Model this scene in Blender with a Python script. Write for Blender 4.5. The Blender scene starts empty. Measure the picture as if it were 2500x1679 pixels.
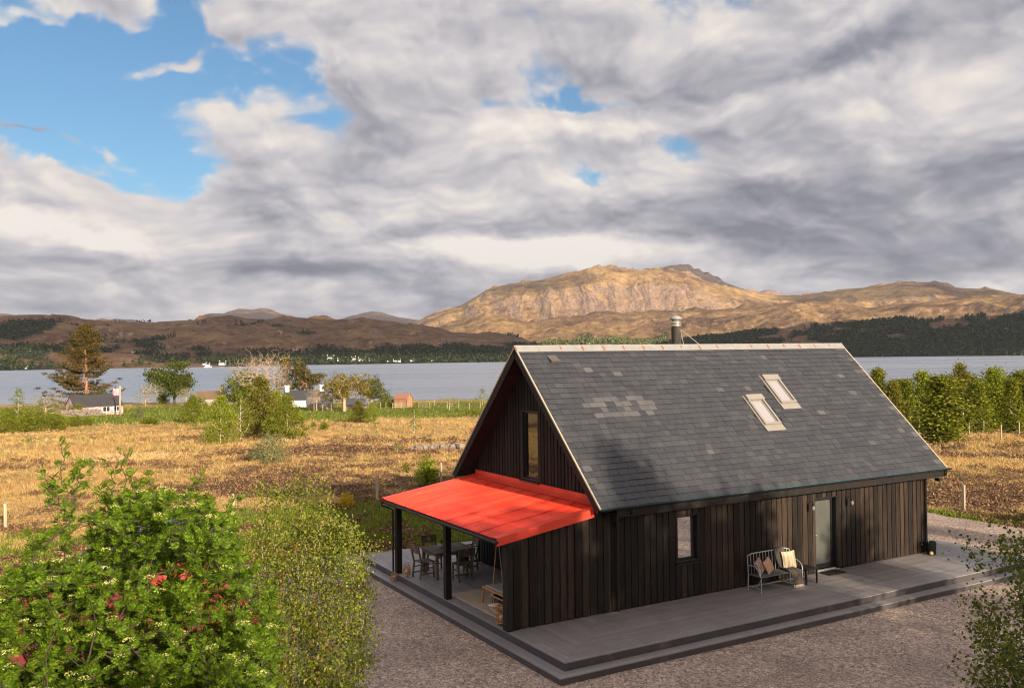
import bpy, math, random
import numpy as np
from mathutils import Vector, Matrix
C = bpy.context
S = C.scene
rad = math.radians
rng = np.random.default_rng(7)
random.seed(7)

# ------------------------------------------------------------------ camera
CAM = np.array([-9.917, -17.536, 6.241]); YAW = 1.04612; PITCH = 0.010526; ROLL = -0.012194; FPX = 2041.12
def cam_axes(yaw, pitch, roll):
    f = np.array([math.cos(yaw)*math.cos(pitch), math.sin(yaw)*math.cos(pitch), math.sin(pitch)])
    r = np.array([math.sin(yaw), -math.cos(yaw), 0.0]); u = np.cross(r, f)
    return f, r*math.cos(roll)+u*math.sin(roll), -r*math.sin(roll)+u*math.cos(roll)
FW, RT, UP = cam_axes(YAW, PITCH, ROLL)
cd = bpy.data.cameras.new('camera'); cam = bpy.data.objects.new('camera', cd); C.collection.objects.link(cam)
cd.sensor_width = 36; cd.lens = 36*FPX/2335; cd.clip_end = 40000; cd.clip_start = 0.1
m = Matrix.Identity(4)
for i in range(3):
    m[i][0] = RT[i]; m[i][1] = UP[i]; m[i][2] = -FW[i]; m[i][3] = CAM[i]
cam.matrix_world = m
S.camera = cam
# survey helpers: sight line through a point of the photograph (2335 px wide), azimuth and elevation of it
def ray(px, py): return FW + RT*(px-1167.5)/FPX - UP*(py-784)/FPX
FH = np.array([math.cos(YAW), math.sin(YAW)]); RH = np.array([math.sin(YAW), -math.cos(YAW)])
def azel(px, py):
    d = ray(px, py)
    return math.atan2(d[0]*RH[0]+d[1]*RH[1], d[0]*FH[0]+d[1]*FH[1]), math.atan2(d[2], math.hypot(d[0], d[1]))
def polar(az, dist):
    v = FH*np.cos(az)+RH*np.sin(az)
    return CAM[0]+v[0]*dist, CAM[1]+v[1]*dist
def lin(r, g=None, b=None):
    if g is None: r, g, b = r
    f = lambda c: (c/12.92 if c <= 0.04045 else ((c+0.055)/1.055)**2.4)
    return (f(r/255), f(g/255), f(b/255), 1.0)

# ------------------------------------------------------------------ node helper
class NT:
    def __init__(s, tree): s.t = tree; s.n = tree.nodes; s.l = tree.links
    def node(s, typ, ins=None, **kw):
        n = s.n.new(typ)
        for k, v in kw.items(): setattr(n, k, v)
        if ins:
            for k, v in ins.items(): s.put(n.inputs[k], v)
        return n
    def put(s, sock, v):
        if isinstance(v, bpy.types.NodeSocket): s.l.new(v, sock)
        else: sock.default_value = v
    def m(s, op, a, b=None, c=None, clamp=False):
        n = s.n.new('ShaderNodeMath'); n.operation = op; n.use_clamp = clamp
        for i, v in enumerate((a, b, c)):
            if v is not None: s.put(n.inputs[i], v)
        return n.outputs[0]
    def vm(s, op, a, b=None, out=0):
        n = s.n.new('ShaderNodeVectorMath'); n.operation = op
        for i, v in enumerate((a, b)):
            if v is not None: s.put(n.inputs[i], v)
        return n.outputs[out]
    def mix(s, f, a, b, blend='MIX'):
        n = s.n.new('ShaderNodeMix'); n.data_type = 'RGBA'; n.blend_type = blend
        s.put(n.inputs[0], f); s.put(n.inputs[6], a); s.put(n.inputs[7], b)
        return n.outputs[2]
    def ramp(s, f, stops, interp='LINEAR'):
        n = s.n.new('ShaderNodeValToRGB'); e = n.color_ramp.elements; n.color_ramp.interpolation = interp
        while len(e) < len(stops): e.new(0.5)
        for el, (p, c) in zip(e, stops):
            el.position = p; el.color = c if hasattr(c, '__len__') else (c, c, c, 1)
        s.put(n.inputs[0], f); return n.outputs[0]
    def sstep(s, v, a, b, lo=0.0, hi=1.0):
        n = s.n.new('ShaderNodeMapRange'); n.interpolation_type = 'SMOOTHSTEP'
        for i, x in enumerate((v, a, b, lo, hi)): s.put(n.inputs[i], x)
        return n.outputs[0]
    def noise(s, vec, scale, detail=4, rough=0.55, dist=0.0, out='Fac', dim='3D'):
        n = s.n.new('ShaderNodeTexNoise'); n.noise_dimensions = dim; s.put(n.inputs['Vector'], vec)
        n.inputs['Scale'].default_value = scale; n.inputs['Detail'].default_value = detail
        n.inputs['Roughness'].default_value = rough; n.inputs['Distortion'].default_value = dist
        return n.outputs[out]
    def scalev(s, v, k): return s.vm('MULTIPLY', v, k)
    def attr(s, name):
        n = s.n.new('ShaderNodeAttribute'); n.attribute_name = name; return n.outputs['Fac']

# ------------------------------------------------------------------ sun and sky
SUN_EL = rad(16.0); SUN_TH = rad(1.5)          # azimuth: 1.5 deg off the normal of the long wall
SD = np.array([math.sin(SUN_TH)*math.cos(SUN_EL), -math.cos(SUN_TH)*math.cos(SUN_EL), math.sin(SUN_EL)])
sl = bpy.data.lights.new('sun', 'SUN'); sl.energy = 5.0; sl.angle = rad(0.55); sl.color = (1.0, 0.82, 0.61)
so = bpy.data.objects.new('sun', sl); C.collection.objects.link(so)
so.rotation_euler = Vector(SD).to_track_quat('Z', 'Y').to_euler(); so.location = (0, -40, 40)
SKY_STRENGTH = 0.1; EXPO = 0.8
def build_world():
    w = bpy.data.worlds.new('World'); S.world = w; w.use_nodes = True
    t = NT(w.node_tree); t.n.clear()
    sky = t.node('ShaderNodeTexSky', sky_type='NISHITA', sun_disc=False)
    sky.sun_elevation = SUN_EL
    sky.sun_rotation = math.atan2(SD[0], SD[1])
    sky.air_density = 1.0; sky.dust_density = 0.6; sky.ozone_density = 1.4
    tc = t.node('ShaderNodeTexCoord').outputs['Generated']
    d = t.vm('NORMALIZE', tc)
    fx = t.vm('DOT_PRODUCT', d, (RH[0], RH[1], 0), 1); fy = t.vm('DOT_PRODUCT', d, (FH[0], FH[1], 0), 1)
    z = t.node('ShaderNodeSeparateXYZ', {0: d}).outputs[2]
    az = t.m('ARCTAN2', fx, fy); el = t.m('ARCSINE', z)
    P = t.node('ShaderNodeCombineXYZ', {0: az, 1: el, 2: 0.0}).outputs[0]
    # domain warp so that the cloud masses get ragged edges
    Pn = t.node('ShaderNodeCombineXYZ', {0: az, 1: t.m('MULTIPLY', t.m('LOGARITHM', t.m('ADD', t.m('MAXIMUM', el, -0.06), 0.30), math.e), 0.80), 2: 0.0}).outputs[0]
    w1 = t.noise(Pn, 5.0, 2, 0.5, out='Color', dim='2D'); w2 = t.noise(Pn, 26.0, 3, 0.5, out='Color', dim='2D')
    o1 = t.scalev(t.vm('SUBTRACT', w1, (0.5, 0.5, 0.5)), (0.085, 0.05, 0)); o2 = t.scalev(t.vm('SUBTRACT', w2, (0.5, 0.5, 0.5)), (0.040, 0.024, 0))
    Pw = t.vm('ADD', P, t.vm('ADD', o1, o2))
    def blobs(lst, base):
        acc = base
        for (px, py, sx, sy, amp, rot) in lst:
            a, e = azel(px, py)
            n = t.node('ShaderNodeMapping', {0: Pw}, vector_type='TEXTURE')
            n.inputs['Location'].default_value = (a, e, 0); n.inputs['Rotation'].default_value = (0, 0, rad(rot)); n.inputs['Scale'].default_value = (sx/FPX, sy/FPX, 1)
            q = t.vm('DOT_PRODUCT', n.outputs[0], n.outputs[0], 1)
            acc = t.m('MULTIPLY_ADD', t.m('POWER', 0.45, q), amp, acc)
        return acc
    # + = cloud, - = blue gap
    cover = blobs([
        (190, 150, 330, 150, -1.9, 0), (60, 275, 240, 85, -1.3, 0), (300, 350, 150, 66, -1.5, 0), (420, 60, 190, 110, -1.5, 0),
        (470, 200, 80, 40, -.5, 20), (150, 372, 200, 26, -.35, -6),
        (1190, 165, 110, 46, -.85, 0), (1340, 224, 230, 24, -1.4, 3), (1335, 402, 80, 26, -1.05, 0), (970, 283, 110, 22, -.75, 0),
        (1400, 30, 190, 46, -1.0, 0), (1780, 165, 130, 16, -.65, 14), (860, 20, 60, 24, -.5, 0), (1560, 75, 120, 40, -.4, 0),
        (150, 8, 150, 26, 1.9, -4), (50, 40, 60, 14, 1.0, 0), (395, 145, 85, 24, 1.6, 22), (545, 80, 36, 22, 1.0, -30),
        (40, 297, 80, 13, 1.5, 0), (185, 325, 55, 16, 1.35, -8), (285, 352, 26, 30, .8, 0),
        (640, 30, 130, 60, .6, 0), (560, 300, 170, 90, .5, 0), (60, 400, 300, 40, .55, -4), (1160, 640, 1900, 170, .8, 0)], 1.0)
    Pb = t.vm('ADD', t.scalev(Pn, (1.0, 1.15, 1.0)), t.vm('ADD', t.scalev(t.vm('SUBTRACT', w1, (0.5, 0.5, 0.5)), (0.10, 0.08, 0)), t.scalev(t.vm('SUBTRACT', w2, (0.5, 0.5, 0.5)), (0.012, 0.010, 0))))
    def field(v, det):
        vo = t.node('ShaderNodeTexVoronoi', {'Vector': v, 'Scale': 10.0, 'Detail': 2.6, 'Roughness': 0.48, 'Lacunarity': 2.4, 'Smoothness': 0.9}, feature='SMOOTH_F1', voronoi_dimensions='2D')
        return t.m('MULTIPLY_ADD', vo.outputs['Distance'], -0.55, t.m('MULTIPLY_ADD', t.noise(v, 6.0, det, 0.5, dim='2D'), 1.0, 0.44))
    nz = field(Pb, 5)
    dens = t.m('MULTIPLY_ADD', t.m('SUBTRACT', nz, 0.42), 2.8, t.m('MULTIPLY_ADD', t.m('SUBTRACT', cover, 1.0), 0.85, 1.0))
    alpha = t.sstep(dens, 0.0, 0.8)
    # light and dark inside the cloud deck
    bri = blobs([
        (1250, 573, 235, 30, 1.7, 0), (1060, 565, 90, 24, .3, 0), (130, 528, 170, 24, 1.05, -8), (20, 490, 60, 30, .5, 0), (290, 570, 110, 18, .5, -12), (225, 690, 60, 17, .5, 0),
        (410, 320, 60, 80, .35, 0), (330, 395, 160, 26, .4, 0), (90, 420, 260, 30, .35, -3), (640, 165, 150, 40, .35, 6), (730, 105, 50, 16, .3, 0), (560, 250, 170, 26, .3, 0),
        (1560, 262, 420, 24, .62, 6), (1150, 300, 190, 45, .42, 6), (2230, 215, 220, 34, .42, 8), (1900, 262, 130, 14, .4, 3), (1120, 410, 240, 34, .25, 5),
        (720, 505, 150, 28, .36, 4), (1050, 440, 120, 26, .3, 0), (900, 480, 80, 60, .25, 0), (600, 560, 200, 18, .1, 0), (1770, 590, 70, 28, .42, 20), (2290, 655, 90, 10, .6, -3), (1450, 100, 140, 25, .2, 0),
        (2050, 470, 420, 95, -.55, 0), (1640, 470, 230, 60, -.25, 0), (2080, 580, 330, 60, -.5, -3), (1760, 535, 120, 30, -.3, -8), (1880, 165, 330, 36, -.75, 10), (1500, 185, 180, 26, -.3, 4), (2150, 60, 280, 50, -.28, 8),
        (860, 655, 260, 26, -.8, -5), (620, 640, 70, 16, -.4, -8), (640, 430, 170, 45, -.38, 0), (840, 370, 120, 45, -.25, 0), (700, 545, 130, 22, -.3, 0), (540, 470, 170, 60, -.12, 0), (1300, 650, 260, 20, -.25, 0), (1400, 500, 200, 30, -.3, 0),
        (420, 690, 110, 22, -.3, 0), (40, 300, 90, 13, -.6, 0), (350, 625, 70, 10, -.3, 0), (50, 690, 60, 26, -.25, 0), (560, 575, 50, 16, -.3, 20), (640, 705, 250, 18, .12, 0)], 0.0)
    # relief: the billow field compared with itself a little higher up, so crests catch the light and undersides do not
    rel = t.m('SUBTRACT', nz, field(t.vm('ADD', Pb, (0.014, 0.034, 0)), 4))
    rel2 = t.m('SUBTRACT', nz, field(t.vm('ADD', Pb, (0.004, 0.012, 0)), 5))
    nb = t.noise(t.vm('ADD', Pn, (3.1, 1.7, 0)), 4.5, 4, 0.5, 0.2, dim='2D')
    B = t.m('MULTIPLY_ADD', bri, 0.52, 0.535)
    B = t.m('MULTIPLY_ADD', rel, 0.62, B)
    B = t.m('MULTIPLY_ADD', rel2, 0.42, B)
    B = t.m('MULTIPLY_ADD', t.m('SUBTRACT', nb, 0.5), 0.42, B)
    B = t.m('MULTIPLY_ADD', t.m('SUBTRACT', 1.0, t.sstep(dens, 0.3, 1.2)), 0.14, B)
    col = t.ramp(B, [(0.0, lin(118, 121, 134)), (0.22, lin(149, 150, 161)), (0.45, lin(186, 183, 189)), (0.66, lin(213, 208, 210)), (0.86, lin(238, 229, 220)), (1.0, lin(250, 242, 232))])
    # unseen sky toward the sun and overhead: brightening and warmth added to lift ambient light
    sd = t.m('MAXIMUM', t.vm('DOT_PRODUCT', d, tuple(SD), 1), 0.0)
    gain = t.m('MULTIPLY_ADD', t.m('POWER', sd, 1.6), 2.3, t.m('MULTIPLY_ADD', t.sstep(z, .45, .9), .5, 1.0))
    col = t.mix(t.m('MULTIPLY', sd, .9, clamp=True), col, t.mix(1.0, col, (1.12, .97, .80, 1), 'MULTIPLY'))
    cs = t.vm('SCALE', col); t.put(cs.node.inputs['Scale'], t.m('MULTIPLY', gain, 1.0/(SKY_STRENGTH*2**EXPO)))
    skyc = t.mix(1.0, sky.outputs[0], (0.42, 0.62, 0.74, 1), 'MULTIPLY')
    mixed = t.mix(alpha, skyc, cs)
    # the half of the sky behind the camera is broken cloud too: same field, with the added brightening
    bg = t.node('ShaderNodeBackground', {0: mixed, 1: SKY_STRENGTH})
    out = t.node('ShaderNodeOutputWorld', {0: bg.outputs[0]})
    w.cycles.sampling_method = 'MANUAL'; w.cycles.sample_map_resolution = 512
build_world()
S.view_settings.view_transform = 'Standard'; S.view_settings.look = 'None'; S.view_settings.exposure = EXPO; S.view_settings.gamma = 1.0
S.render.engine = 'CYCLES'
cy = S.cycles; cy.max_bounces = 6; cy.diffuse_bounces = 3; cy.glossy_bounces = 3; cy.transmission_bounces = 4; cy.transparent_max_bounces = 6; cy.volume_bounces = 0
cy.use_denoising = True; cy.pixel_filter_type = 'BLACKMAN_HARRIS'; cy.filter_width = 1.15; cy.caustics_reflective = False; cy.caustics_refractive = False

# ------------------------------------------------------------------ object helpers
class MB:
    """collects shapes into one mesh; faces carry a material index"""
    def __init__(s): s.v = []; s.f = []; s.mi = []; s.k = 0; s.M = None
    def add(s, vs, fs, mi=0):
        o = len(s.v)
        if s.M is not None: vs = [tuple(s.M @ Vector(v)) for v in vs]
        s.v += [tuple(v) for v in vs]; s.f += [tuple(i+o for i in f) for f in fs]; s.mi += [mi]*len(fs); return s
    def box(s, x0, x1, y0, y1, z0, z1, mi=0):
        return s.add([(x0,y0,z0),(x1,y0,z0),(x1,y1,z0),(x0,y1,z0),(x0,y0,z1),(x1,y0,z1),(x1,y1,z1),(x0,y1,z1)],
                     [(0,3,2,1),(4,5,6,7),(0,1,5,4),(1,2,6,5),(2,3,7,6),(3,0,4,7)], mi)
    def hexa(s, a, mi=0): return s.add(a, [(0,3,2,1),(4,5,6,7),(0,1,5,4),(1,2,6,5),(2,3,7,6),(3,0,4,7)], mi)
    def prism(s, poly, dvec, mi=0):
        n = len(poly); d = Vector(dvec)
        vs = [tuple(p) for p in poly]+[tuple(Vector(p)+d) for p in poly]
        return s.add(vs, [tuple(range(n))[::-1], tuple(range(n, 2*n))]+[(i, (i+1) % n, n+(i+1) % n, n+i) for i in range(n)], mi)
    def bar(s, a, b, w, h, mi=0, up=(0,0,1)):
        a = Vector(a); b = Vector(b); d = (b-a).normalized(); u = Vector(up)
        if abs(d.dot(u)) > .95: u = Vector((0,1,0))
        r = d.cross(u).normalized()*w/2; u = r.cross(d).normalized()*h/2
        return s.hexa([a-r-u, a+r-u, b+r-u, b-r-u, a-r+u, a+r+u, b+r+u, b-r+u], mi)
    def tube(s, pts, r, seg=8, mi=0, cap=True):
        pts = [Vector(p) for p in pts]; n = len(pts); rr = r if hasattr(r, '__len__') else [r]*n
        vs = []; prev = None
        for i, p in enumerate(pts):
            d = (pts[min(i+1, n-1)]-pts[max(i-1, 0)]).normalized()
            if prev is None:
                a = d.cross(Vector((0,0,1)));
                if a.length < .1: a = d.cross(Vector((1,0,0)))
            else: a = prev-d*prev.dot(d)
            a.normalize(); prev = a; b = d.cross(a)
            for k in range(seg):
                t = 2*math.pi*k/seg; vs.append(p+(a*math.cos(t)+b*math.sin(t))*rr[i])
        fs = [(i*seg+k, i*seg+(k+1) % seg, (i+1)*seg+(k+1) % seg, (i+1)*seg+k) for i in range(n-1) for k in range(seg)]
        if cap: fs += [tuple(range(seg))[::-1], tuple(range((n-1)*seg, n*seg))]
        return s.add(vs, fs, mi)
    def lathe(s, prof, c=(0,0,0), seg=20, mi=0):
        n = len(prof); vs = [(c[0]+r*math.cos(2*math.pi*k/seg), c[1]+r*math.sin(2*math.pi*k/seg), c[2]+z) for r, z in prof for k in range(seg)]
        fs = [(i*seg+k, i*seg+(k+1) % seg, (i+1)*seg+(k+1) % seg, (i+1)*seg+k) for i in range(n-1) for k in range(seg)]
        fs += [tuple(range(seg))[::-1], tuple(range((n-1)*seg, n*seg))]
        return s.add(vs, fs, mi)
    def grid(s, fn, nu, nv, mi=0):
        vs = [fn(i/nu, j/nv) for i in range(nu+1) for j in range(nv+1)]
        fs = [(i*(nv+1)+j, (i+1)*(nv+1)+j, (i+1)*(nv+1)+j+1, i*(nv+1)+j+1) for i in range(nu) for j in range(nv)]
        return s.add(vs, fs, mi)
    def build(s, name, mats, parent=None, smooth=False, bevel=0):
        me = bpy.data.meshes.new(name); me.from_pydata(s.v, [], s.f)
        mats = mats if isinstance(mats, (list, tuple)) else [mats]
        for mt in mats: me.materials.append(mt)
        me.polygons.foreach_set('material_index', s.mi)
        if smooth: me.polygons.foreach_set('use_smooth', [True]*len(s.f))
        o = bpy.data.objects.new(name, me); C.collection.objects.link(o)
        if bevel:
            b = o.modifiers.new('b', 'BEVEL'); b.width = bevel; b.segments = 2; b.limit_method = 'ANGLE'
        if parent is not None: o.parent = parent
        return o
def npmesh(name, V, F, mats, parent=None, smooth=False, mi=None, attrs=None):
    """V (n,3), F (m,k) arrays"""
    V = np.ascontiguousarray(V, dtype=np.float32); F = np.ascontiguousarray(F, dtype=np.int32)
    me = bpy.data.meshes.new(name); me.vertices.add(len(V)); me.vertices.foreach_set('co', V.ravel())
    k = F.shape[1]; me.loops.add(F.size); me.loops.foreach_set('vertex_index', F.ravel())
    me.polygons.add(len(F)); me.polygons.foreach_set('loop_start', np.arange(0, F.size, k, dtype=np.int32))
    me.polygons.foreach_set('loop_total', np.full(len(F), k, dtype=np.int32))

    for mt in (mats if isinstance(mats, (list, tuple)) else [mats]): me.materials.append(mt)
    if mi is not None: me.polygons.foreach_set('material_index', np.asarray(mi, dtype=np.int32))
    me.polygons.foreach_set('use_smooth', np.full(len(F), bool(smooth)));
    for an, av in (attrs or {}).items():
        a = me.attributes.new(an, 'FLOAT', 'POINT'); a.data.foreach_set('value', np.asarray(av, dtype=np.float32).ravel())
    me.update(calc_edges=True)
    o = bpy.data.objects.new(name, me); C.collection.objects.link(o)
    if parent is not None: o.parent = parent
    return o
def thing(name, label, cat, loc=(0,0,0), rz=0.0, group=None):
    o = bpy.data.objects.new(name, None); o.empty_display_size = .2; C.collection.objects.link(o)
    o.location = loc; o.rotation_euler = (0, 0, rz); return tag(o, label, cat, group)
def tag(o, label, cat, group=None):
    o['label'] = label; o['category'] = cat
    if group: o['group'] = group
    return o
def struct(o, kind='structure'): o['kind'] = kind; return o
def copy_tree(o, parent=None):
    c = o.copy(); C.collection.objects.link(c); c.parent = parent
    for ch in list(o.children): copy_tree(ch, c)
    return c

# ------------------------------------------------------------------ numpy noise
_perm = np.random.default_rng(3).permutation(256); _perm = np.concatenate([_perm, _perm])
_g = np.random.default_rng(4).uniform(0, 2*np.pi, 256); _gx = np.cos(_g); _gy = np.sin(_g)
def perlin(x, y):
    xi = np.floor(x).astype(int); yi = np.floor(y).astype(int); xf = x-xi; yf = y-yi; xi &= 255; yi &= 255
    u = xf*xf*xf*(xf*(xf*6-15)+10); v = yf*yf*yf*(yf*(yf*6-15)+10)
    def g(a, b, dx, dy): h = _perm[_perm[a & 255]+(b & 255)]; return _gx[h]*dx+_gy[h]*dy
    n00 = g(xi, yi, xf, yf); n10 = g(xi+1, yi, xf-1, yf); n01 = g(xi, yi+1, xf, yf-1); n11 = g(xi+1, yi+1, xf-1, yf-1)
    return ((n00*(1-u)+n10*u)*(1-v)+(n01*(1-u)+n11*u)*v)*1.4
def fbm(x, y, o=5, rough=.5):
    s = 0; a = 1; t = 0
    for i in range(o): s = s+a*perlin(x*2**i+i*17.3, y*2**i-i*9.1); t += a; a *= rough
    return s/t
def ridged(x, y, o=5, rough=.55):
    s = 0; a = 1; t = 0; w = 1
    for i in range(o):
        n = (1-np.abs(perlin(x*2**i+i*31.7, y*2**i+i*5.3)))**2; s = s+a*n*w; t += a; w = np.clip(n*1.6, 0, 1); a *= rough
    return s/t
def sst(v, a, b): t = np.clip((v-a)/(b-a), 0, 1); return t*t*(3-2*t)

# ------------------------------------------------------------------ materials
def mat(name, f, disp=False):
    m_ = bpy.data.materials.new(name); m_.use_nodes = True; t = NT(m_.node_tree); t.n.clear()
    out = t.node('ShaderNodeOutputMaterial'); sh = f(t); t.l.new(sh, out.inputs[0]); return m_
def bsdf(t, col, rough=.7, metal=0.0, normal=None, spec=.5, **kw):
    ins = {'Base Color': col, 'Roughness': rough, 'Metallic': metal, 'Specular IOR Level': spec}
    if normal is not None: ins['Normal'] = normal
    ins.update(kw)
    return t.node('ShaderNodeBsdfPrincipled', ins).outputs[0]
def bump(t, h, strength=.5, dist=.02, n=None):
    ins = {'Height': h, 'Strength': strength, 'Distance': dist}
    if n is not None: ins['Normal'] = n
    return t.node('ShaderNodeBump', ins).outputs[0]
def simple(name, c, rough=.6, metal=0.0, var=.25, sc=6, bmp=.15, spec=.5):
    def f(t):
        p = t.node('ShaderNodeTexCoord').outputs['Object']
        n = t.noise(p, sc, 5, .6)
        col = t.mix(t.m('MULTIPLY', n, 1.0), tuple(x*(1-var) for x in c[:3])+(1,), tuple(min(1, x*(1+var)) for x in c[:3])+(1,))
        return bsdf(t, col, rough, metal, bump(t, t.noise(p, sc*6, 4, .6), bmp, .01), spec)
    return mat(name, f)
def island(t): return t.node('ShaderNodeNewGeometry').outputs['Random Per Island']
def wood(name, dark, light, rough=.7, stretch=(9, 9, .8), knots=True):
    def f(t):
        p = t.node('ShaderNodeTexCoord').outputs['Object']; r = island(t)
        q = t.vm('ADD', t.scalev(p, stretch), t.node('ShaderNodeCombineXYZ', {0: t.m('MULTIPLY', r, 37.0), 1: t.m('MULTIPLY', r, 11.0), 2: t.m('MULTIPLY', r, 53.0)}).outputs[0])
        a = t.noise(q, 1.0, 6, .65, 1.2); b = t.noise(q, 4.0, 3, .6, .5)
        f_ = t.m('MULTIPLY_ADD', b, .35, t.m('MULTIPLY', a, .75)); f_ = t.m('ADD', f_, t.m('MULTIPLY_ADD', r, .36, -.24))
        col = t.ramp(f_, [(.34, dark), (.52, tuple(.6*a+.4*b for a, b in zip(dark, light))), (.68, light)])
        if knots:
            vo = t.node('ShaderNodeTexVoronoi', {'Vector': t.scalev(q, (.5, .5, 1.6)), 'Scale': 1.0}).outputs['Distance']
            col = t.mix(t.sstep(vo, .05, .14), (dark[0]*.5, dark[1]*.5, dark[2]*.5, 1), col)
        return bsdf(t, col, rough, 0, bump(t, a, .35, .008), .3)
    return mat(name, f)
M = {}
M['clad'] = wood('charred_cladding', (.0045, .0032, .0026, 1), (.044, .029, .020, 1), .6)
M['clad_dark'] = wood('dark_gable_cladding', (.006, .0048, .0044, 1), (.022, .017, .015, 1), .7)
M['black_timber'] = wood('black_timber', (.006, .005, .005, 1), (.022, .018, .015, 1), .6, (7, 7, .8), False)
M['soffit'] = wood('soffit_board', (.012, .010, .009, 1), (.035, .028, .022, 1), .7, (2, 2, 2), False)
def slate(t):
    p = t.node('ShaderNodeTexCoord').outputs['Object']; r = island(t); lt = t.attr('light')
    n = t.noise(p, 2.2, 4, .6); n2 = t.noise(p, 26.0, 5, .65)
    c = t.ramp(r, [(0, (.030, .033, .040, 1)), (.5, (.036, .039, .047, 1)), (.9, (.043, .045, .053, 1)), (1, (.052, .053, .060, 1))])
    c = t.mix(lt, c, (.125, .120, .125, 1)); c = t.mix(t.sstep(n, .45, .8, 0, .30), c, (.046, .042, .046, 1))
    c = t.mix(t.sstep(n2, .55, .85, 0, .25), c, (.060, .058, .060, 1))
    return bsdf(t, c, t.m('MULTIPLY_ADD', r, .18, .42), 0, bump(t, n2, .25, .004), .5)
M['slate'] = mat('roof_slate', slate)
def galv(t):
    p = t.node('ShaderNodeTexCoord').outputs['Object']; n = t.noise(p, 5.0, 5, .6); v = t.noise(p, 30, 3, .5)
    c = t.mix(n, (.22, .22, .22, 1), (.40, .39, .38, 1)); return bsdf(t, c, .55, .25, bump(t, v, .2, .004))
M['galv'] = mat('galvanised_ridge', galv)
M['rust'] = simple('rust_stain', (.34, .10, .025), .8, var=.4, sc=20)
M['cream'] = simple('cream_verge_trim', (.42, .37, .27), .5, var=.25)
def red(t):
    p = t.node('ShaderNodeTexCoord').outputs['Object']; n = t.noise(t.scalev(p, (.5, 2.2, 1)), 1.0, 5, .65, .3); n2 = t.noise(p, 60, 3, .6)
    c = t.ramp(n, [(.3, (.58, .034, .016, 1)), (.5, (.68, .046, .020, 1)), (.7, (.74, .080, .034, 1))]); c = t.mix(t.sstep(n2, .62, .8, 0, .25), c, (.40, .06, .04, 1))
    return bsdf(t, c, t.m('MULTIPLY_ADD', n, .35, .28), 0, None, .5, **{'Coat Weight': .25, 'Coat Roughness': .25})
M['red'] = mat('red_sheet_metal', red); M['redlap'] = simple('red_sheet_lap', (.52, .030, .020), .5, 0, .15)
M['black_metal'] = simple('black_metal', (.010, .010, .011), .4, .0, .3, 8, .05)
M['black_plastic'] = simple('black_gutter', (.012, .012, .013), .3, 0, .2, 8, .03)
M['teal'] = simple('teal_membrane', (.03, .13, .16), .5, 0, .5, 3)
M['steel'] = simple('flue_steel', (.52, .48, .40), .34, .75, .15, 4, .05)
M['skyframe'] = simple('skylight_frame', (.30, .28, .25), .4, .2, .15, 8, .05)
def deck(t):
    p = t.node('ShaderNodeTexCoord').outputs['Object']; r = island(t)
    n = t.noise(p, 1.1, 5, .6); g = t.noise(t.scalev(p, (1, 1, 1)), 40, 4, .6)
    c = t.mix(r, (.195, .182, .188, 1), (.255, .238, .240, 1)); c = t.mix(t.sstep(n, .35, .75, 0, .5), c, (.150, .135, .128, 1))
    c = t.mix(t.sstep(g, .5, .8, 0, .4), c, (.07, .064, .068, 1))
    return bsdf(t, c, t.m('MULTIPLY_ADD', n, .25, .38), 0, bump(t, g, .3, .004), .45)
M['deck'] = mat('grey_decking', deck)
def riser(t):
    p = t.node('ShaderNodeTexCoord').outputs['Object']; r = island(t)
    z = t.node('ShaderNodeSeparateXYZ', {0: p}).outputs[2]; w = t.m('SINE', t.m('MULTIPLY', z, 2*math.pi/.018))
    n = t.noise(p, 2, 5, .6); c = t.mix(n, (.055, .050, .056, 1), (.105, .095, .10, 1)); c = t.mix(t.sstep(w, .2, 1, 0, .5), c, (.03, .028, .03, 1))
    return bsdf(t, c, .6, 0, bump(t, w, .5, .004), .3)
M['riser'] = mat('grooved_riser', riser)
def gravel(t):
    p = t.node('ShaderNodeTexCoord').outputs['Object']
    v1 = t.node('ShaderNodeTexVoronoi', {'Vector': p, 'Scale': 30.0, 'Randomness': 1.0}); v2 = t.node('ShaderNodeTexVoronoi', {'Vector': p, 'Scale': 15.0})
    s1 = t.node('ShaderNodeSeparateColor', {0: v1.outputs['Color']}).outputs[0]; s2 = t.node('ShaderNodeSeparateColor', {0: v2.outputs['Color']}).outputs[1]
    c = t.ramp(s1, [(0, (.14, .095, .072, 1)), (.4, (.34, .245, .20, 1)), (.75, (.52, .40, .335, 1)), (1, (.80, .68, .58, 1))])
    c2 = t.ramp(s2, [(0, (.18, .125, .10, 1)), (.6, (.43, .325, .27, 1)), (1, (.72, .60, .50, 1))])
    c = t.mix(.4, c, c2)
    big = t.noise(p, .55, 5, .6, .4); c = t.mix(t.sstep(big, .42, .68, 0, .35), c, (.085, .068, .062, 1))
    c = t.mix(t.sstep(t.noise(p, 1.7, 4, .65), .55, .75, 0, .25), c, (.25, .20, .18, 1))
    h = t.m('ADD', t.m('MULTIPLY', v1.outputs['Distance'], -1.0), t.m('MULTIPLY', v2.outputs['Distance'], -.8))
    b = bump(t, h, 1.0, .03); b = bump(t, t.noise(p, 1.2, 4, .6), .5, .12, b)
    return bsdf(t, c, .8, 0, b, .25)
M['gravel'] = mat('gravel_chippings', gravel)
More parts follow.
